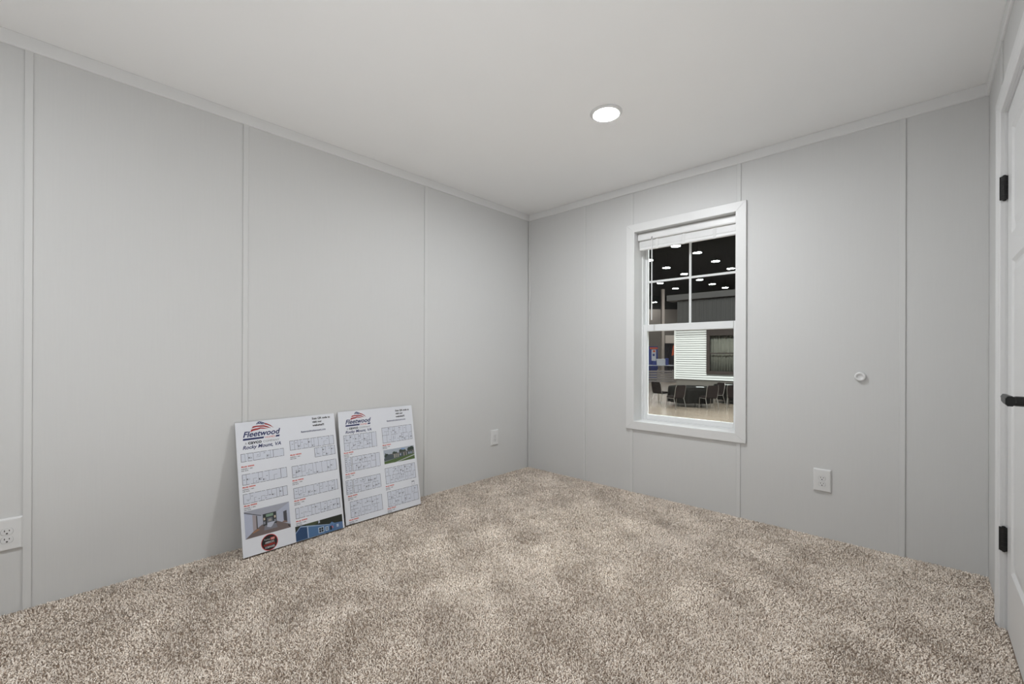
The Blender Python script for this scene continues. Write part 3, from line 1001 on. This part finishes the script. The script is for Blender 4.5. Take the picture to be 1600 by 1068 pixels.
Q([(.66, .62), (.70, .61), (.70, .42), (.66, .43)], pm('entry', (.06, .05, .04)), 5)
Q([(0, 1), (.40, 1), (1, 1), (1, .58), (.55, .68), (.0, .82)], pm('lawn', (.085, .135, .045)), 4)
Q([(.33, 1), (.42, 1), (1, .73), (1, .665)], pm('path', (.52, .53, .55)), 5)
Q([(.0, 1), (.33, 1), (.28, .97), (.0, .985)], pm('lawn_light', (.28, .30, .22)), 5)
s.build('grey_house_photo', B2)

# ------------------------------------------------------------------ carpet pile
def carpet():
    rng = np.random.default_rng(7)
    def grid(sp, keep):
        nx, ny = int((W + 0.004) / sp), int((L - 0.01) / sp)
        gx, gy = np.meshgrid(np.arange(nx), np.arange(ny))
        x = (gx.ravel() + rng.random(nx * ny)) * sp + 0.002
        y = -(gy.ravel() + rng.random(nx * ny)) * sp - 0.002
        k = keep((x - 2.76) * fw.x + (y + 3.166) * fw.y)
        return x[k], y[k], np.full(int(k.sum()), sp)
    # fine pile where the room is seen, coarser pile behind the viewer
    ga, gb = grid(0.0044, lambda d: d > 1.15), grid(0.0075, lambda d: d <= 1.15)
    x, y, sps = (np.concatenate(q) for q in zip(ga, gb))
    # no yarn under the lower edges of the two boards
    on = ((y < -1.325) & (y > -2.475) & (x > 0.125) & (x < 0.172) &
          (np.abs(x - np.where(y > -1.90, 0.1340 + 0.0054 * (y + 1.8925), 0.163 - 0.0215 * (y + 2.4695))) < 0.0105))
    x, y, sps = x[~on], y[~on], sps[~on]
    n_ = x.size

    def field(scale, seed, octaves=3):
        r = np.random.default_rng(seed)
        v = np.zeros(n_)
        for k in range(octaves):
            for _ in range(5):
                a = r.random() * 2 * math.pi
                fq = 2 ** k / scale * (0.7 + 0.6 * r.random())
                v += np.sin((x * math.cos(a) + y * math.sin(a)) * fq * 2 * math.pi + r.random() * 6.28) / 2 ** k
        return v / 3.2
    flow = field(0.8, 3, 3) * 1.6 + field(0.22, 5, 2) * 0.9
    wear = field(0.34, 23, 4)
    ang = flow + rng.normal(0, 1.8, n_)
    lean = np.clip(rng.normal(0.72, 0.22, n_) + 0.14 * wear, 0.1, 1.1)      # 0 upright .. 1 lying
    ln = 0.0070 * (0.8 + 0.4 * rng.random(n_)) * (sps / 0.0044) ** 0.4
    dx, dy = np.cos(ang), np.sin(ang)
    el1 = (1 - 0.55 * lean) * math.pi / 2
    el2 = (1 - 1.05 * lean) * math.pi / 2
    l1, l2 = ln * 0.55, ln * 0.5
    p0 = np.stack([x, y, np.full(n_, -0.0095)], 1)
    p1 = p0 + np.stack([dx * np.cos(el1) * l1, dy * np.cos(el1) * l1, np.sin(el1) * l1 + 0.001], 1)
    p2 = p1 + np.stack([dx * np.cos(el2) * l2, dy * np.cos(el2) * l2, np.sin(el2) * l2], 1)
    hw = 0.0014 * (0.8 + 0.5 * rng.random(n_)) * (sps / 0.0044)
    side = np.stack([-dy * hw, dx * hw, (rng.random(n_) - 0.5) * 0.0016], 1)
    V6 = np.stack([p0 - side, p0 + side, p1 - side * 1.1, p1 + side * 1.1, p2 - side * 0.75, p2 + side * 0.75], 1).reshape(-1, 3)
    yb = np.repeat(y, 6)
    lim = np.where((yb < DY0 - 0.004) & (yb > DY1 + 0.004), DX - 0.0005, np.where((yb < -0.485) & (yb > -1.445), W - CTK - 0.001, W - 0.0005))
    V6[:, 0] = np.clip(V6[:, 0], 0.0005, lim)
    V6[:, 1] = np.clip(V6[:, 1], -L + 0.001, -0.0005)
    base = (np.arange(n_) * 6)[:, None]
    F = np.concatenate([base + np.array([[0, 1, 3, 2]]), base + np.array([[2, 3, 5, 4]])], 1).reshape(-1)
    me = bpy.data.meshes.new('carpet_pile')
    me.vertices.add(n_ * 6)
    me.vertices.foreach_set('co', V6.ravel().astype(np.float32))
    me.loops.add(n_ * 8)
    me.loops.foreach_set('vertex_index', F.astype(np.int32))
    me.polygons.add(n_ * 2)
    me.polygons.foreach_set('loop_start', np.arange(0, n_ * 8, 4, dtype=np.int32))
    me.update(calc_edges=True)
    # yarn colours: cream, beige, taupe, brown
    pal = np.array([(0.92, 0.835, 0.75), (0.84, 0.745, 0.65), (0.72, 0.62, 0.525), (0.52, 0.425, 0.34)])
    pr_ = np.array([0.36, 0.32, 0.20, 0.12])
    k = np.searchsorted(np.cumsum(pr_), rng.random(n_))
    k = np.clip(k, 0, 3)
    c = pal[k] * (0.9 + 0.2 * rng.random((n_, 1))) * (1.05 + 0.08 * wear[:, None])
    c6 = np.repeat(np.concatenate([c, np.ones((n_, 1))], 1), 6, 0)
    at_ = me.color_attributes.new('yarn', 'FLOAT_COLOR', 'POINT')
    at_.data.foreach_set('color', c6.ravel().astype(np.float32))
    M = bpy.data.materials.new('carpet_yarn')
    M.use_nodes = True
    nt = M.node_tree
    b = nt.nodes['Principled BSDF']
    b.inputs['Roughness'].default_value = 0.9
    b.inputs['Specular IOR Level'].default_value = 0.15
    a_ = nt.nodes.new('ShaderNodeAttribute')
    a_.attribute_name = 'yarn'
    nt.links.new(a_.outputs['Color'], b.inputs['Base Color'])
    me.materials.append(M)
    o = bpy.data.objects.new('carpet_pile', me)
    COL.objects.link(o)
    props(o, 'speckled beige and brown frieze carpet covering the bedroom floor', 'carpet', kind='stuff')


carpet()

# ------------------------------------------------------------------ exhibition hall outside the window
HF = -0.92
CONC = mat('polished_concrete', (0.25, 0.20, 0.158), 0.22, noise=((0.7, 0.7, 0.7), 0.35), bump=((3, 3, 3), 0.002, 0.05))
HCEIL = mat('hall_ceiling_black', (0.006, 0.0055, 0.005), 0.9, noise=((1, 1, 1), 0.3))
HWALL = mat('hall_far_wall', (0.24, 0.21, 0.19), 0.8, noise=((0.2, 0.2, 0.5), 0.1))
structure(MB().box(-75, 30, WT + 0.02, 75, HF - 0.1, HF).build('hall_floor', CONC), 'polished grey concrete floor of the exhibition hall')
hc = MB().box(-75, 30, 0.5, 75, 10.0, 10.2).build('hall_ceiling', HCEIL)
structure(hc, 'black ceiling of the exhibition hall')
# far wall, square to the diagonal view through the hall
rotF = yaw * -1.0
fwx, fwy = fw.x, fw.y


def diag(depth, lateral):
    """a point of the hall on the diagonal axis: depth along it, lateral to its right, from the bedroom corner"""
    c = Vector((2.76, -3.166, 0))
    p = c + Vector((fwx, fwy, 0)) * depth + Vector((rt.x, rt.y, 0)) * lateral
    return p


def diag_box(name, depth, lat0, lat1, z0, z1, th, m_, parent=None, c=0.0):
    """a box facing the bedroom, square to the hall's diagonal axis"""
    p = diag(depth, (lat0 + lat1) / 2)
    h = (lat1 - lat0) / 2
    o = MB().box(-h, h, 0, th, 0, z1 - z0, c).build(name, m_, parent)
    o.location = (p.x, p.y, z0)
    o.rotation_euler = (0, 0, -yaw)
    return o


structure(diag_box('hall_wall_far', 66, 10, 45, HF, 7.95, 0.3, HWALL), 'grey brown far wall of the hall')
structure(diag_box('hall_wall_upper', 66.2, 10, 45, 7.95, 10.0, 0.3, HCEIL), 'black upper part of the far wall')
# ribbed partition behind the neighbouring house
RIB = mat('ribbed_wall', (0.065, 0.060, 0.057), 0.6, noise=((0.4, 0.4, 1), 0.12))
PY = 20.6
px0 = -7.06
rw = structure(MB().box(px0, 6.0, PY, PY + 0.2, HF, 4.05).build('hall_partition', RIB), 'dark ribbed partition wall behind the white house')
x = px0
k = 0
while x < -1.0:
    MB().box(x, x + 0.09, PY - 0.03, PY, 2.3, 4.05, 0.012).build('rib', RIB, rw)
    x += 0.22
BEAM = mat('hall_beam', (0.09, 0.083, 0.08), 0.6, noise=((1, 1, 1), 0.1))
structure(MB().box(px0 - 0.5, 6.0, PY - 0.25, PY + 0.4, 4.05, 4.36).build('hall_beam', BEAM), 'grey beam along the top of the ribbed partition')

# visible high-bay lamps: world positions under the hall ceiling
LAMP_M = mat('high_bay_lens', (1.0, 0.99, 0.96), 0.4, emit=0.45 * HALL_LAMP_W / (math.pi * 0.374), noise=((2, 2, 2), 0.0))
HOUSE_M = mat('lamp_housing', (0.05, 0.05, 0.05), 0.5, noise=((5, 5, 5), 0.1))
lamps = [
    (1089.2, 393.1, 'high-bay lamp in the upper right pane, highest and nearest the blind'),
    (1117.7, 406.2, 'middle high-bay lamp of the three in the upper right pane'),
    (1141.6, 417.6, 'lowest high-bay lamp of the upper right pane, by the casing'),
    (1055.5, 382.8, 'high-bay lamp half hidden by the blind in the upper left pane'),
    (1014.0, 405.0, 'high-bay lamp at the left edge of the upper left pane, behind the wand'),
    (1040.9, 416.7, 'high-bay lamp in the middle of the upper left pane'),
    (1068.6, 426.4, 'high-bay lamp of the upper left pane closest to the upright muntin'),
    (1093.0, 435.2, 'high-bay lamp just under the cross muntin in the lower right pane'),
    (1112.6, 442.0, 'bright high-bay lamp in the middle of the lower right pane'),
    (1132.8, 447.4, 'small high-bay lamp right of the middle in the lower right pane'),
    (1146.5, 454.0, 'high-bay lamp cut by the casing in the lower right pane'),
    (1094.5, 458.8, 'lowest high-bay lamp in the lower right pane, above the beam'),
    (1031.2, 440.8, 'bluish high-bay lamp just under the cross muntin in the lower left pane'),
    (1055.0, 448.9, 'brightest high-bay lamp in the lower left pane'),
    (1046.1, 464.2, 'high-bay lamp in the middle of the lower left pane'),
    (1040.0, 474.0, 'lowest high-bay lamp in the lower left pane'),
    (1023.0, 470.6, 'high-bay lamp beside the blind wand in the lower left pane'),
]
proto = None
for i, (lpx, lpy, lab) in enumerate(lamps):
    dz = (552.1 - lpy) / 678.7
    dep = (8.8 - 1.081) / dz
    p = diag(dep, (lpx - 798.3) / 678.7 * dep)
    if proto is None:
        proto = empty('high_bay_lamp', (0, 0, 0))
        MB().lathe([(0.33, 0.0), (0.31, 0.05), (0.18, 0.10), (0.08, 0.22), (0.02, 0.24)], (0, 0, 0), 20).build('reflector', HOUSE_M, proto)
        MB().lathe([(0.315, -0.004), (0.30, -0.012), (0.02, -0.014)], (0, 0, 0), 20).build('lens', LAMP_M, proto)
        MB().tube([(0, 0, 0.23), (0, 0, 1.2)], 0.015, 6).build('hanger', HOUSE_M, proto)
        t = proto
    else:
        t = copy_tree(proto)
    t.location = (p.x, p.y, 8.8)
    props(t, lab, 'lamp', 'high-bay lamps of the hall')

# neighbouring show house
HY = 17.5
SID = mat('white_siding', (0.67, 0.665, 0.645), 0.5, noise=((2, 2, 8), 0.02))
BROWN = mat('dark_bronze_frame', (0.040, 0.028, 0.024), 0.45, noise=((5, 5, 5), 0.1))
SKIRT = mat('house_skirting', (0.13, 0.115, 0.10), 0.7, noise=((3, 3, 3), 0.12))
ROOFM = mat('house_roof', (0.06, 0.06, 0.06), 0.8, noise=((8, 8, 8), 0.15))
hs = empty('show_house', (-2.9, HY, HF), label='white lap-sided house with a dark bronze window across the hall', cat='house')
hx0, hx1 = -5.90, 1.5
wx0, wx1, wz0, wz1 = -4.42, -2.95, 0.19, 2.25


def hrel(o):
    o.matrix_parent_inverse = hs.matrix_basis.inverted()
    return o


body = MB()
for (a, b_, c_, d_) in ((hx0 + 0.02, wx0 + .02, -0.08, 2.45), (wx1 - .02, hx1, -0.08, 2.45), (wx0 + .02, wx1 - .02, -0.08, wz0 + .02), (wx0 + .02, wx1 - .02, wz1 - .02, 2.45)):
    body.box(a, b_, HY + 0.095, HY + 0.18, c_, d_)
body.box(hx0 + 0.02, hx0 + 0.14, HY + 0.18, HY + 2.9, -0.08, 2.45)
hrel(body.build('wall', SID, hs))
ncrs = 24
hcr = (2.44 + 0.08) / ncrs
for k in range(ncrs):
    z0 = -0.08 + k * hcr
    z1 = z0 + hcr
    spans = [(hx0, hx1)] if (z1 <= wz0 + 0.001 or z0 >= wz1) else [(hx0, wx0 + 0.005), (wx1 - 0.005, hx1)]
    pl = MB()
    for a, b_ in spans:
        zt = z0 + hcr * 0.76
        pl.add([(a, HY, z0), (b_, HY, z0), (b_, HY + 0.012, zt), (a, HY + 0.012, zt), (a, HY + 0.10, z0), (b_, HY + 0.10, z0), (b_, HY + 0.10, zt), (a, HY + 0.10, zt)],
               [(0, 1, 2, 3), (7, 6, 5, 4), (0, 4, 5, 1), (1, 5, 6, 2), (2, 6, 7, 3), (3, 7, 4, 0)])
    hrel(pl.build('siding_plank', SID, hs))
hrel(MB().box(hx0 - 0.03, hx0 + 0.05, HY - 0.012, HY + 0.11, -0.09, 2.45, 0.004).build('corner_post', SID, hs))
hrel(MB().box(hx0 + 0.05, hx1, HY + 0.06, HY + 0.10, HF, -0.075).build('skirting', SKIRT, hs))
hrel(MB().box(hx0 + 0.06, hx1, HY + 0.03, HY + 0.10, -0.42, -0.36).build('skirting_rail', SKIRT, hs))
hrel(MB().add([(hx0 - .2, HY - .3, 2.40), (hx1, HY - .3, 2.40), (hx1, HY - .3, 2.50), (hx0 - .2, HY - .3, 2.50),
               (hx0 - .2, HY + 2.9, 2.40), (hx1, HY + 2.9, 2.40), (hx1, HY + 2.9, 2.62), (hx0 - .2, HY + 2.9, 2.62)],
              [(0, 1, 2, 3), (7, 6, 5, 4), (0, 4, 5, 1), (1, 5, 6, 2), (2, 6, 7, 3), (3, 7, 4, 0)]).build('roof', ROOFM, hs))
wfm = MB()
wfm.box(wx0, wx0 + 0.14, HY - 0.03, HY + 0.10, wz0, wz1, 0.006)
wfm.box(wx1 - 0.14, wx1, HY - 0.03, HY + 0.10, wz0, wz1, 0.006)
wfm.box(wx0 + .14, wx1 - .14, HY - 0.03, HY + 0.05, wz0, wz0 + 0.14, 0.006)
wfm.box(wx0 + .14, wx1 - .14, HY - 0.03, HY + 0.05, wz1 - 0.30, wz1, 0.006)
wfm.box(wx0 + .14, wx1 - .14, HY, HY + 0.05, 1.12, 1.17, 0.004)
wf_ = hrel(wfm.build('window', BROWN, hs))
HGL = glass_mat('house_glass', (0.93, 0.94, 0.92), 1.5)
for (a, b_) in ((wz0 + .14, 1.12), (1.17, wz1 - .30)):
    o = MB().box(wx0 + .13, wx1 - .13, HY + 0.02, HY + 0.026, a, b_).build('pane', HGL, wf_)
CURT = mat('sheer_curtain', (0.42, 0.395, 0.36), 0.8, noise=((6, 6, 1), 0.1))
cu_ = MB()
N = 72
vs = []
for i in range(N + 1):
    xx = wx0 + 0.05 + (wx1 - wx0 - 0.1) * i / N
    yy = HY + 0.24 + 0.03 * math.sin(i * 1.05) + 0.015 * math.sin(i * 0.37)
    vs += [(xx, yy, wz0 - .05), (xx, yy, wz1 + .05), (xx, yy + .004, wz0 - .05), (xx, yy + .004, wz1 + .05)]
fs = []
for i in range(N):
    a = 4 * i
    fs += [(a, a + 4, a + 5, a + 1), (a + 2, a + 3, a + 7, a + 6), (a, a + 2, a + 6, a + 4), (a + 1, a + 5, a + 7, a + 3)]
hrel(cu_.add(vs, fs).build('curtain', CURT, hs, smooth=True))

# banquet tables and chairs
CLOTH = mat('black_cloth', (0.008, 0.007, 0.006), 0.9, noise=((6, 6, 6), 0.15), spec=0.08)
TABM = mat('table_metal', (0.02, 0.02, 0.02), 0.5, noise=((20, 20, 20), 0.1))
SEATM = mat('dark_chair_fabric', (0.016, 0.011, 0.010), 0.9, noise=((60, 60, 60), 0.2), spec=0.1)
TUBEM = mat('chair_frame_metal', (0.26, 0.24, 0.22), 0.4, metal=0.7, noise=((30, 30, 30), 0.05))


def table(x, y, label, clabel):
    t = empty('banquet_table', (x, y, HF), label=label, cat='table', group='round banquet tables in the hall')
    MB().lathe([(0.74, 0.715), (0.76, 0.72), (0.76, 0.742), (0.755, 0.744)], (0, 0, 0), 40).build('tabletop', TABM, t)
    for k in range(4):
        a = R(45 + 90 * k)
        MB().tube([(0.42 * math.cos(a), 0.42 * math.sin(a), 0.715), (0.46 * math.cos(a), 0.46 * math.sin(a), 0.0)], 0.016, 8).build('leg', TABM, t)
    c_ = MB()
    n_ = 96
    rings = [(0.02, 0.750, 0), (0.5, 0.750, 0), (0.765, 0.750, 0), (0.79, 0.738, 0.2), (0.80, 0.6, 0.6), (0.805, 0.38, 0.9), (0.81, 0.15, 1.2)]
    vs, fs = [], []
    for (r_, z, amp) in rings:
        for k in range(n_):
            a = 2 * math.pi * k / n_
            rr = r_ + 0.025 * amp * (math.sin(14 * a) + 0.5 * math.sin(9 * a + 1))
            vs.append((rr * math.cos(a), rr * math.sin(a), z + (0.01 * math.sin(5 * a) if amp > 1 else 0)))
    for i in range(len(rings) - 1):
        for k in range(n_):
            k2 = (k + 1) % n_
            fs.append((i * n_ + k, i * n_ + k2, (i + 1) * n_ + k2, (i + 1) * n_ + k))
    fs.append(tuple(range(n_)))
    o = c_.add(vs, fs).build('tablecloth', CLOTH, None, smooth=True)
    o.location = (x, y, HF)
    props(o, clabel, 'tablecloth', 'black tablecloths in the hall')
    return t


table(-3.87, 14.1, 'round banquet table outside, nearer the window and left of the other', 'black cloth on the nearer round table outside the window')
table(-2.92, 16.45, 'round banquet table outside against the white house, behind the first', 'black cloth on the farther round table beside the white house')
PAPER = mat('white_paper', (0.75, 0.75, 0.74), 0.6, noise=((20, 20, 20), 0.01))


def paper(x, y, a, label):
    o = MB().box(-0.14, 0.14, -0.11, 0.11, 0, 0.004).build('paper_sheet', PAPER)
    o.location = (x, y, HF + 0.752)
    o.rotation_euler = (0, 0, a)
    props(o, label, 'paper', 'papers on the banquet tables')


paper(-3.45, 14.02, R(30), 'white paper lying on the nearer black table')
paper(-3.10, 16.2, R(70), 'white paper lying on the farther black table')


def chair():
    t = empty('banquet_chair', (0, 0, 0))
    # faces +y; z = 0 on the floor
    st = MB()
    prof_ = [(-0.20, -0.20), (0.20, -0.20), (0.225, 0.0), (0.215, 0.20), (-0.215, 0.20), (-0.225, 0.0)]
    n_ = len(prof_)
    vs = [(x * k, y * k + 0.02, z) for (k, z) in ((0.97, 0.405), (1.0, 0.415), (1.0, 0.455), (0.93, 0.475)) for x, y in prof_]
    fs = [(i * n_ + j, i * n_ + (j + 1) % n_, (i + 1) * n_ + (j + 1) % n_, (i + 1) * n_ + j) for i in range(3) for j in range(n_)] + [tuple(range(n_)), tuple(range(3 * n_, 4 * n_))]
    st.add(vs, fs).build('seat', SEATM, t)
    bk = MB()
    # tilted padded back
    rows = [(0.44, -0.185, 0.19), (0.50, -0.195, 0.205), (0.70, -0.235, 0.215), (0.84, -0.265, 0.21), (0.88, -0.275, 0.18)]
    vs = []
    for (z, y, hw) in rows:
        vs += [(-hw, y + .025, z), (hw, y + .025, z), (hw, y - .025, z), (-hw, y - .025, z)]
    fs = [(i * 4 + j, i * 4 + (j + 1) % 4, i * 4 + 4 + (j + 1) % 4, i * 4 + 4 + j) for i in range(len(rows) - 1) for j in range(4)] + [(0, 1, 2, 3), tuple(range(16, 20))]
    bk.add(vs, fs).build('backrest', SEATM, t)
    fr_ = MB()
    for sx in (-1, 1):
        fr_.tube([(sx * 0.225, -0.175, 0.40), (sx * 0.228, -0.21, 0.52), (sx * 0.228, -0.265, 0.80), (sx * 0.20, -0.283, 0.885)], 0.011, 6)
        fr_.tube([(sx * 0.228, -0.175, 0.40), (sx * 0.23, 0.20, 0.40)], 0.011, 6)
    fr_.tube([(-0.22, -0.21, 0.50), (0.22, -0.21, 0.50)], 0.009, 6)
    fr_.build('frame', TUBEM, t)
    for sx in (-1, 1):
        MB().tube([(sx * 0.225, -0.17, 0.41), (sx * 0.23, -0.235, 0.20), (sx * 0.232, -0.28, 0.0)], [0.012, 0.011, 0.010], 6).build('leg', TUBEM, t)
        MB().tube([(sx * 0.225, 0.19, 0.41), (sx * 0.225, 0.215, 0.2), (sx * 0.225, 0.225, 0.0)], [0.012, 0.011, 0.010], 6).build('leg', TUBEM, t)
    return t


chairs = [
    (-3.84, 12.66, 1.12, 'black banquet chair outside with its back to the window, left front of the table'),
    (-5.08, 14.08, -0.20, 'leftmost black banquet chair outside, turned sideways to the table'),
    (-2.95, 13.47, 0.92, 'black banquet chair outside at the right side of the nearer table'),
    (-2.25, 14.15, 0.20, 'black banquet chair outside partly hidden by the right window casing'),
    (-3.22, 15.02, 2.52, 'black banquet chair outside showing its top behind the nearer table'),
]
ch0 = None
for (x, y, a, lab) in chairs:
    if ch0 is None:
        ch0 = chair(); t = ch0
    else:
        t = copy_tree(ch0)
    t.location = (x, y, HF)
    t.rotation_euler = (0, 0, a)
    props(t, lab, 'chair', 'black banquet chairs in the hall')

# booth far behind on the left
SLAT = mat('grey_slat', (0.25, 0.22, 0.215), 0.7, noise=((3, 3, 3), 0.12))
bf = empty('slat_barrier', diag(31.3, 10.7) + Vector((0, 0, HF)), -yaw, 'low grey barrier of horizontal slats far across the hall', 'barrier')
for k in range(5):
    MB().box(-1.2, 1.25, 0.0, 0.03, 0.02 + k * 0.175, 0.02 + k * 0.175 + 0.125, 0.004).build('slat', SLAT, bf)
for x in (-1.15, -0.1, 1.0):
    MB().box(x - .04, x + .04, 0.03, 0.10, 0.0, 0.90).build('post', SLAT, bf)
BLUE = mat('booth_blue', (0.035, 0.05, 0.20), 0.6, noise=((3, 3, 3), 0.08))
ORG = mat('booth_orange', (0.48, 0.085, 0.03), 0.6, noise=((3, 3, 3), 0.08))
WHT = mat('booth_white', (0.50, 0.51, 0.55), 0.6, noise=((3, 3, 3), 0.05))
PALE = mat('booth_beige', (0.52, 0.455, 0.41), 0.7, noise=((3, 3, 3), 0.05))
DARKC = mat('booth_dark_drape', (0.030, 0.026, 0.032), 0.9, noise=((3, 3, 0.5), 0.3))


def at_px(depth, px):
    return (px - 798.3) / 678.7 * depth


def zpx(depth, py):
    return 1.081 + (552.1 - py) / 678.7 * depth


def dbox(name, parent, root_depth, root_lat, depth, px0_, px1_, py0_, py1_, th, m_):
    """box in the local frame of a booth thing; sizes follow from its depth in the hall"""
    a, b_ = at_px(depth, px0_) - root_lat, at_px(depth, px1_) - root_lat
    return MB().box(a, b_, depth - root_depth, depth - root_depth + th, zpx(depth, py1_) - HF, zpx(depth, py0_) - HF).build(name, m_, parent)


def booth_thing(name, depth, lat, label, cat):
    return empty(name, diag(depth, lat) + Vector((0, 0, HF)), -yaw, label, cat)


d = 34.0
la = at_px(d, 1020.5)
bn = booth_thing('exhibit_banner', d, la, 'tall blue banner with an orange heading at a far booth', 'banner')
MB().box(-0.37, 0.37, 0.0, 0.03, 0.05, zpx(d, 539.5) - HF).build('fabric', BLUE, bn)
MB().box(-0.40, 0.40, -0.08, 0.10, 0.0, 0.06).build('base', TABM, bn)
dbox('heading', bn, d, la, d - .01, 1015.2, 1027.5, 541, 543.8, .01, ORG)
dbox('white_panel', bn, d, la, d - .01, 1018.2, 1025, 544.5, 562, .01, WHT)
dbox('orange_panel', bn, d, la, d - .02, 1020.2, 1023.8, 545.5, 548.5, .01, ORG)
dbox('blue_panel', bn, d, la, d - .02, 1019.8, 1023.0, 551, 554.5, .01, BLUE)
d = 33.0
la = at_px(d, 1033)
bt = booth_thing('booth_table', d, la, 'white-topped booth table behind the slatted barrier', 'table')
tz = zpx(d, 568.5) - HF
MB().box(-1.0, 0.85, -0.35, 0.35, tz - 0.05, tz).build('tabletop', WHT, bt)
for sx in (-0.9, 0.75):
    for sy in (-.28, .28):
        MB().tube([(sx, sy, 0), (sx, sy, tz - .05)], 0.02, 6).build('leg', TABM, bt)
for (n_, a, b_, c_, e_, m_, lab) in (('literature_box', 1025.5, 1039, 559, 568.4, WHT, 'white display box on the booth table'),
                                     ('blue_display_case', 1039.2, 1044, 558, 568.4, BLUE, 'blue display case at the right of the booth table'),
                                     ('blue_carton', 1019.5, 1025, 562, 568.4, BLUE, 'blue carton on the booth table under the banner')):
    lt = at_px(d, (a + b_) / 2)
    h = (at_px(d, b_) - at_px(d, a)) / 2 - .004
    o = MB().box(-h, h, -0.12, 0.12, 0, zpx(d, c_) - HF - tz, 0.01).build(n_, m_)
    p = diag(d, lt)
    o.location = (p.x, p.y, HF + tz + 0.001)
    o.rotation_euler = (0, 0, -yaw)
    props(o, lab, 'box')
d = 46.0
pil = diag_box('pillar', d, at_px(d, 1034), at_px(d, 1038.3), HF, 8.0, 0.3, PALE, None, 0.01)
props(pil, 'pale square pillar rising in the far hall', 'pillar')
d = 44.0
sg = diag_box('hanging_sign', d, at_px(d, 1039.5), at_px(d, 1056), zpx(d, 534.5), zpx(d, 522), 0.12, PALE, None, 0.01)
props(sg, 'beige panel hanging above dark drapes in the far hall', 'sign panel')
d = 44.5
dr = MB()
a, b_ = at_px(d, 1038.6), at_px(d, 1058)
N = 40
vs = []
for i in range(N + 1):
    xx = (b_ - a) * (i / N - .5)
    yy = 0.06 * math.sin(i * 1.3)
    vs += [(xx, yy, 0), (xx, yy, zpx(d, 533.5) - HF), (xx, yy + .03, 0), (xx, yy + .03, zpx(d, 533.5) - HF)]
fs = []
for i in range(N):
    q = 4 * i
    fs += [(q, q + 4, q + 5, q + 1), (q + 2, q + 3, q + 7, q + 6), (q, q + 2, q + 6, q + 4), (q + 1, q + 5, q + 7, q + 3)]
o = dr.add(vs, fs).build('dark_drape', DARKC)
p = diag(d, (a + b_) / 2)
o.location = (p.x, p.y, HF)
o.rotation_euler = (0, 0, -yaw)
props(o, 'dark pleated drape at the back of the far booth', 'drape')
d = 40.0
fl = booth_thing('orange_flag', d, at_px(d, 1052), 'orange feather flag standing beside the white house corner', 'flag')
z1 = zpx(d, 536) - HF
MB().tube([(0.10, 0, 0), (0.12, 0, z1)], 0.02, 6).build('pole', TABM, fl)
zb = zpx(d, 554) - HF
MB().add([(-0.16, -.01, zb), (0.12, -.01, zb + .1), (0.12, -.01, z1), (-.02, -.01, z1 - .15), (-0.16, .01, zb), (0.12, .01, zb + .1), (0.12, .01, z1), (-.02, .01, z1 - .15)],
         [(0, 1, 2, 3), (7, 6, 5, 4), (0, 4, 5, 1), (1, 5, 6, 2), (2, 6, 7, 3), (3, 7, 4, 0)]).build('fabric', ORG, fl)
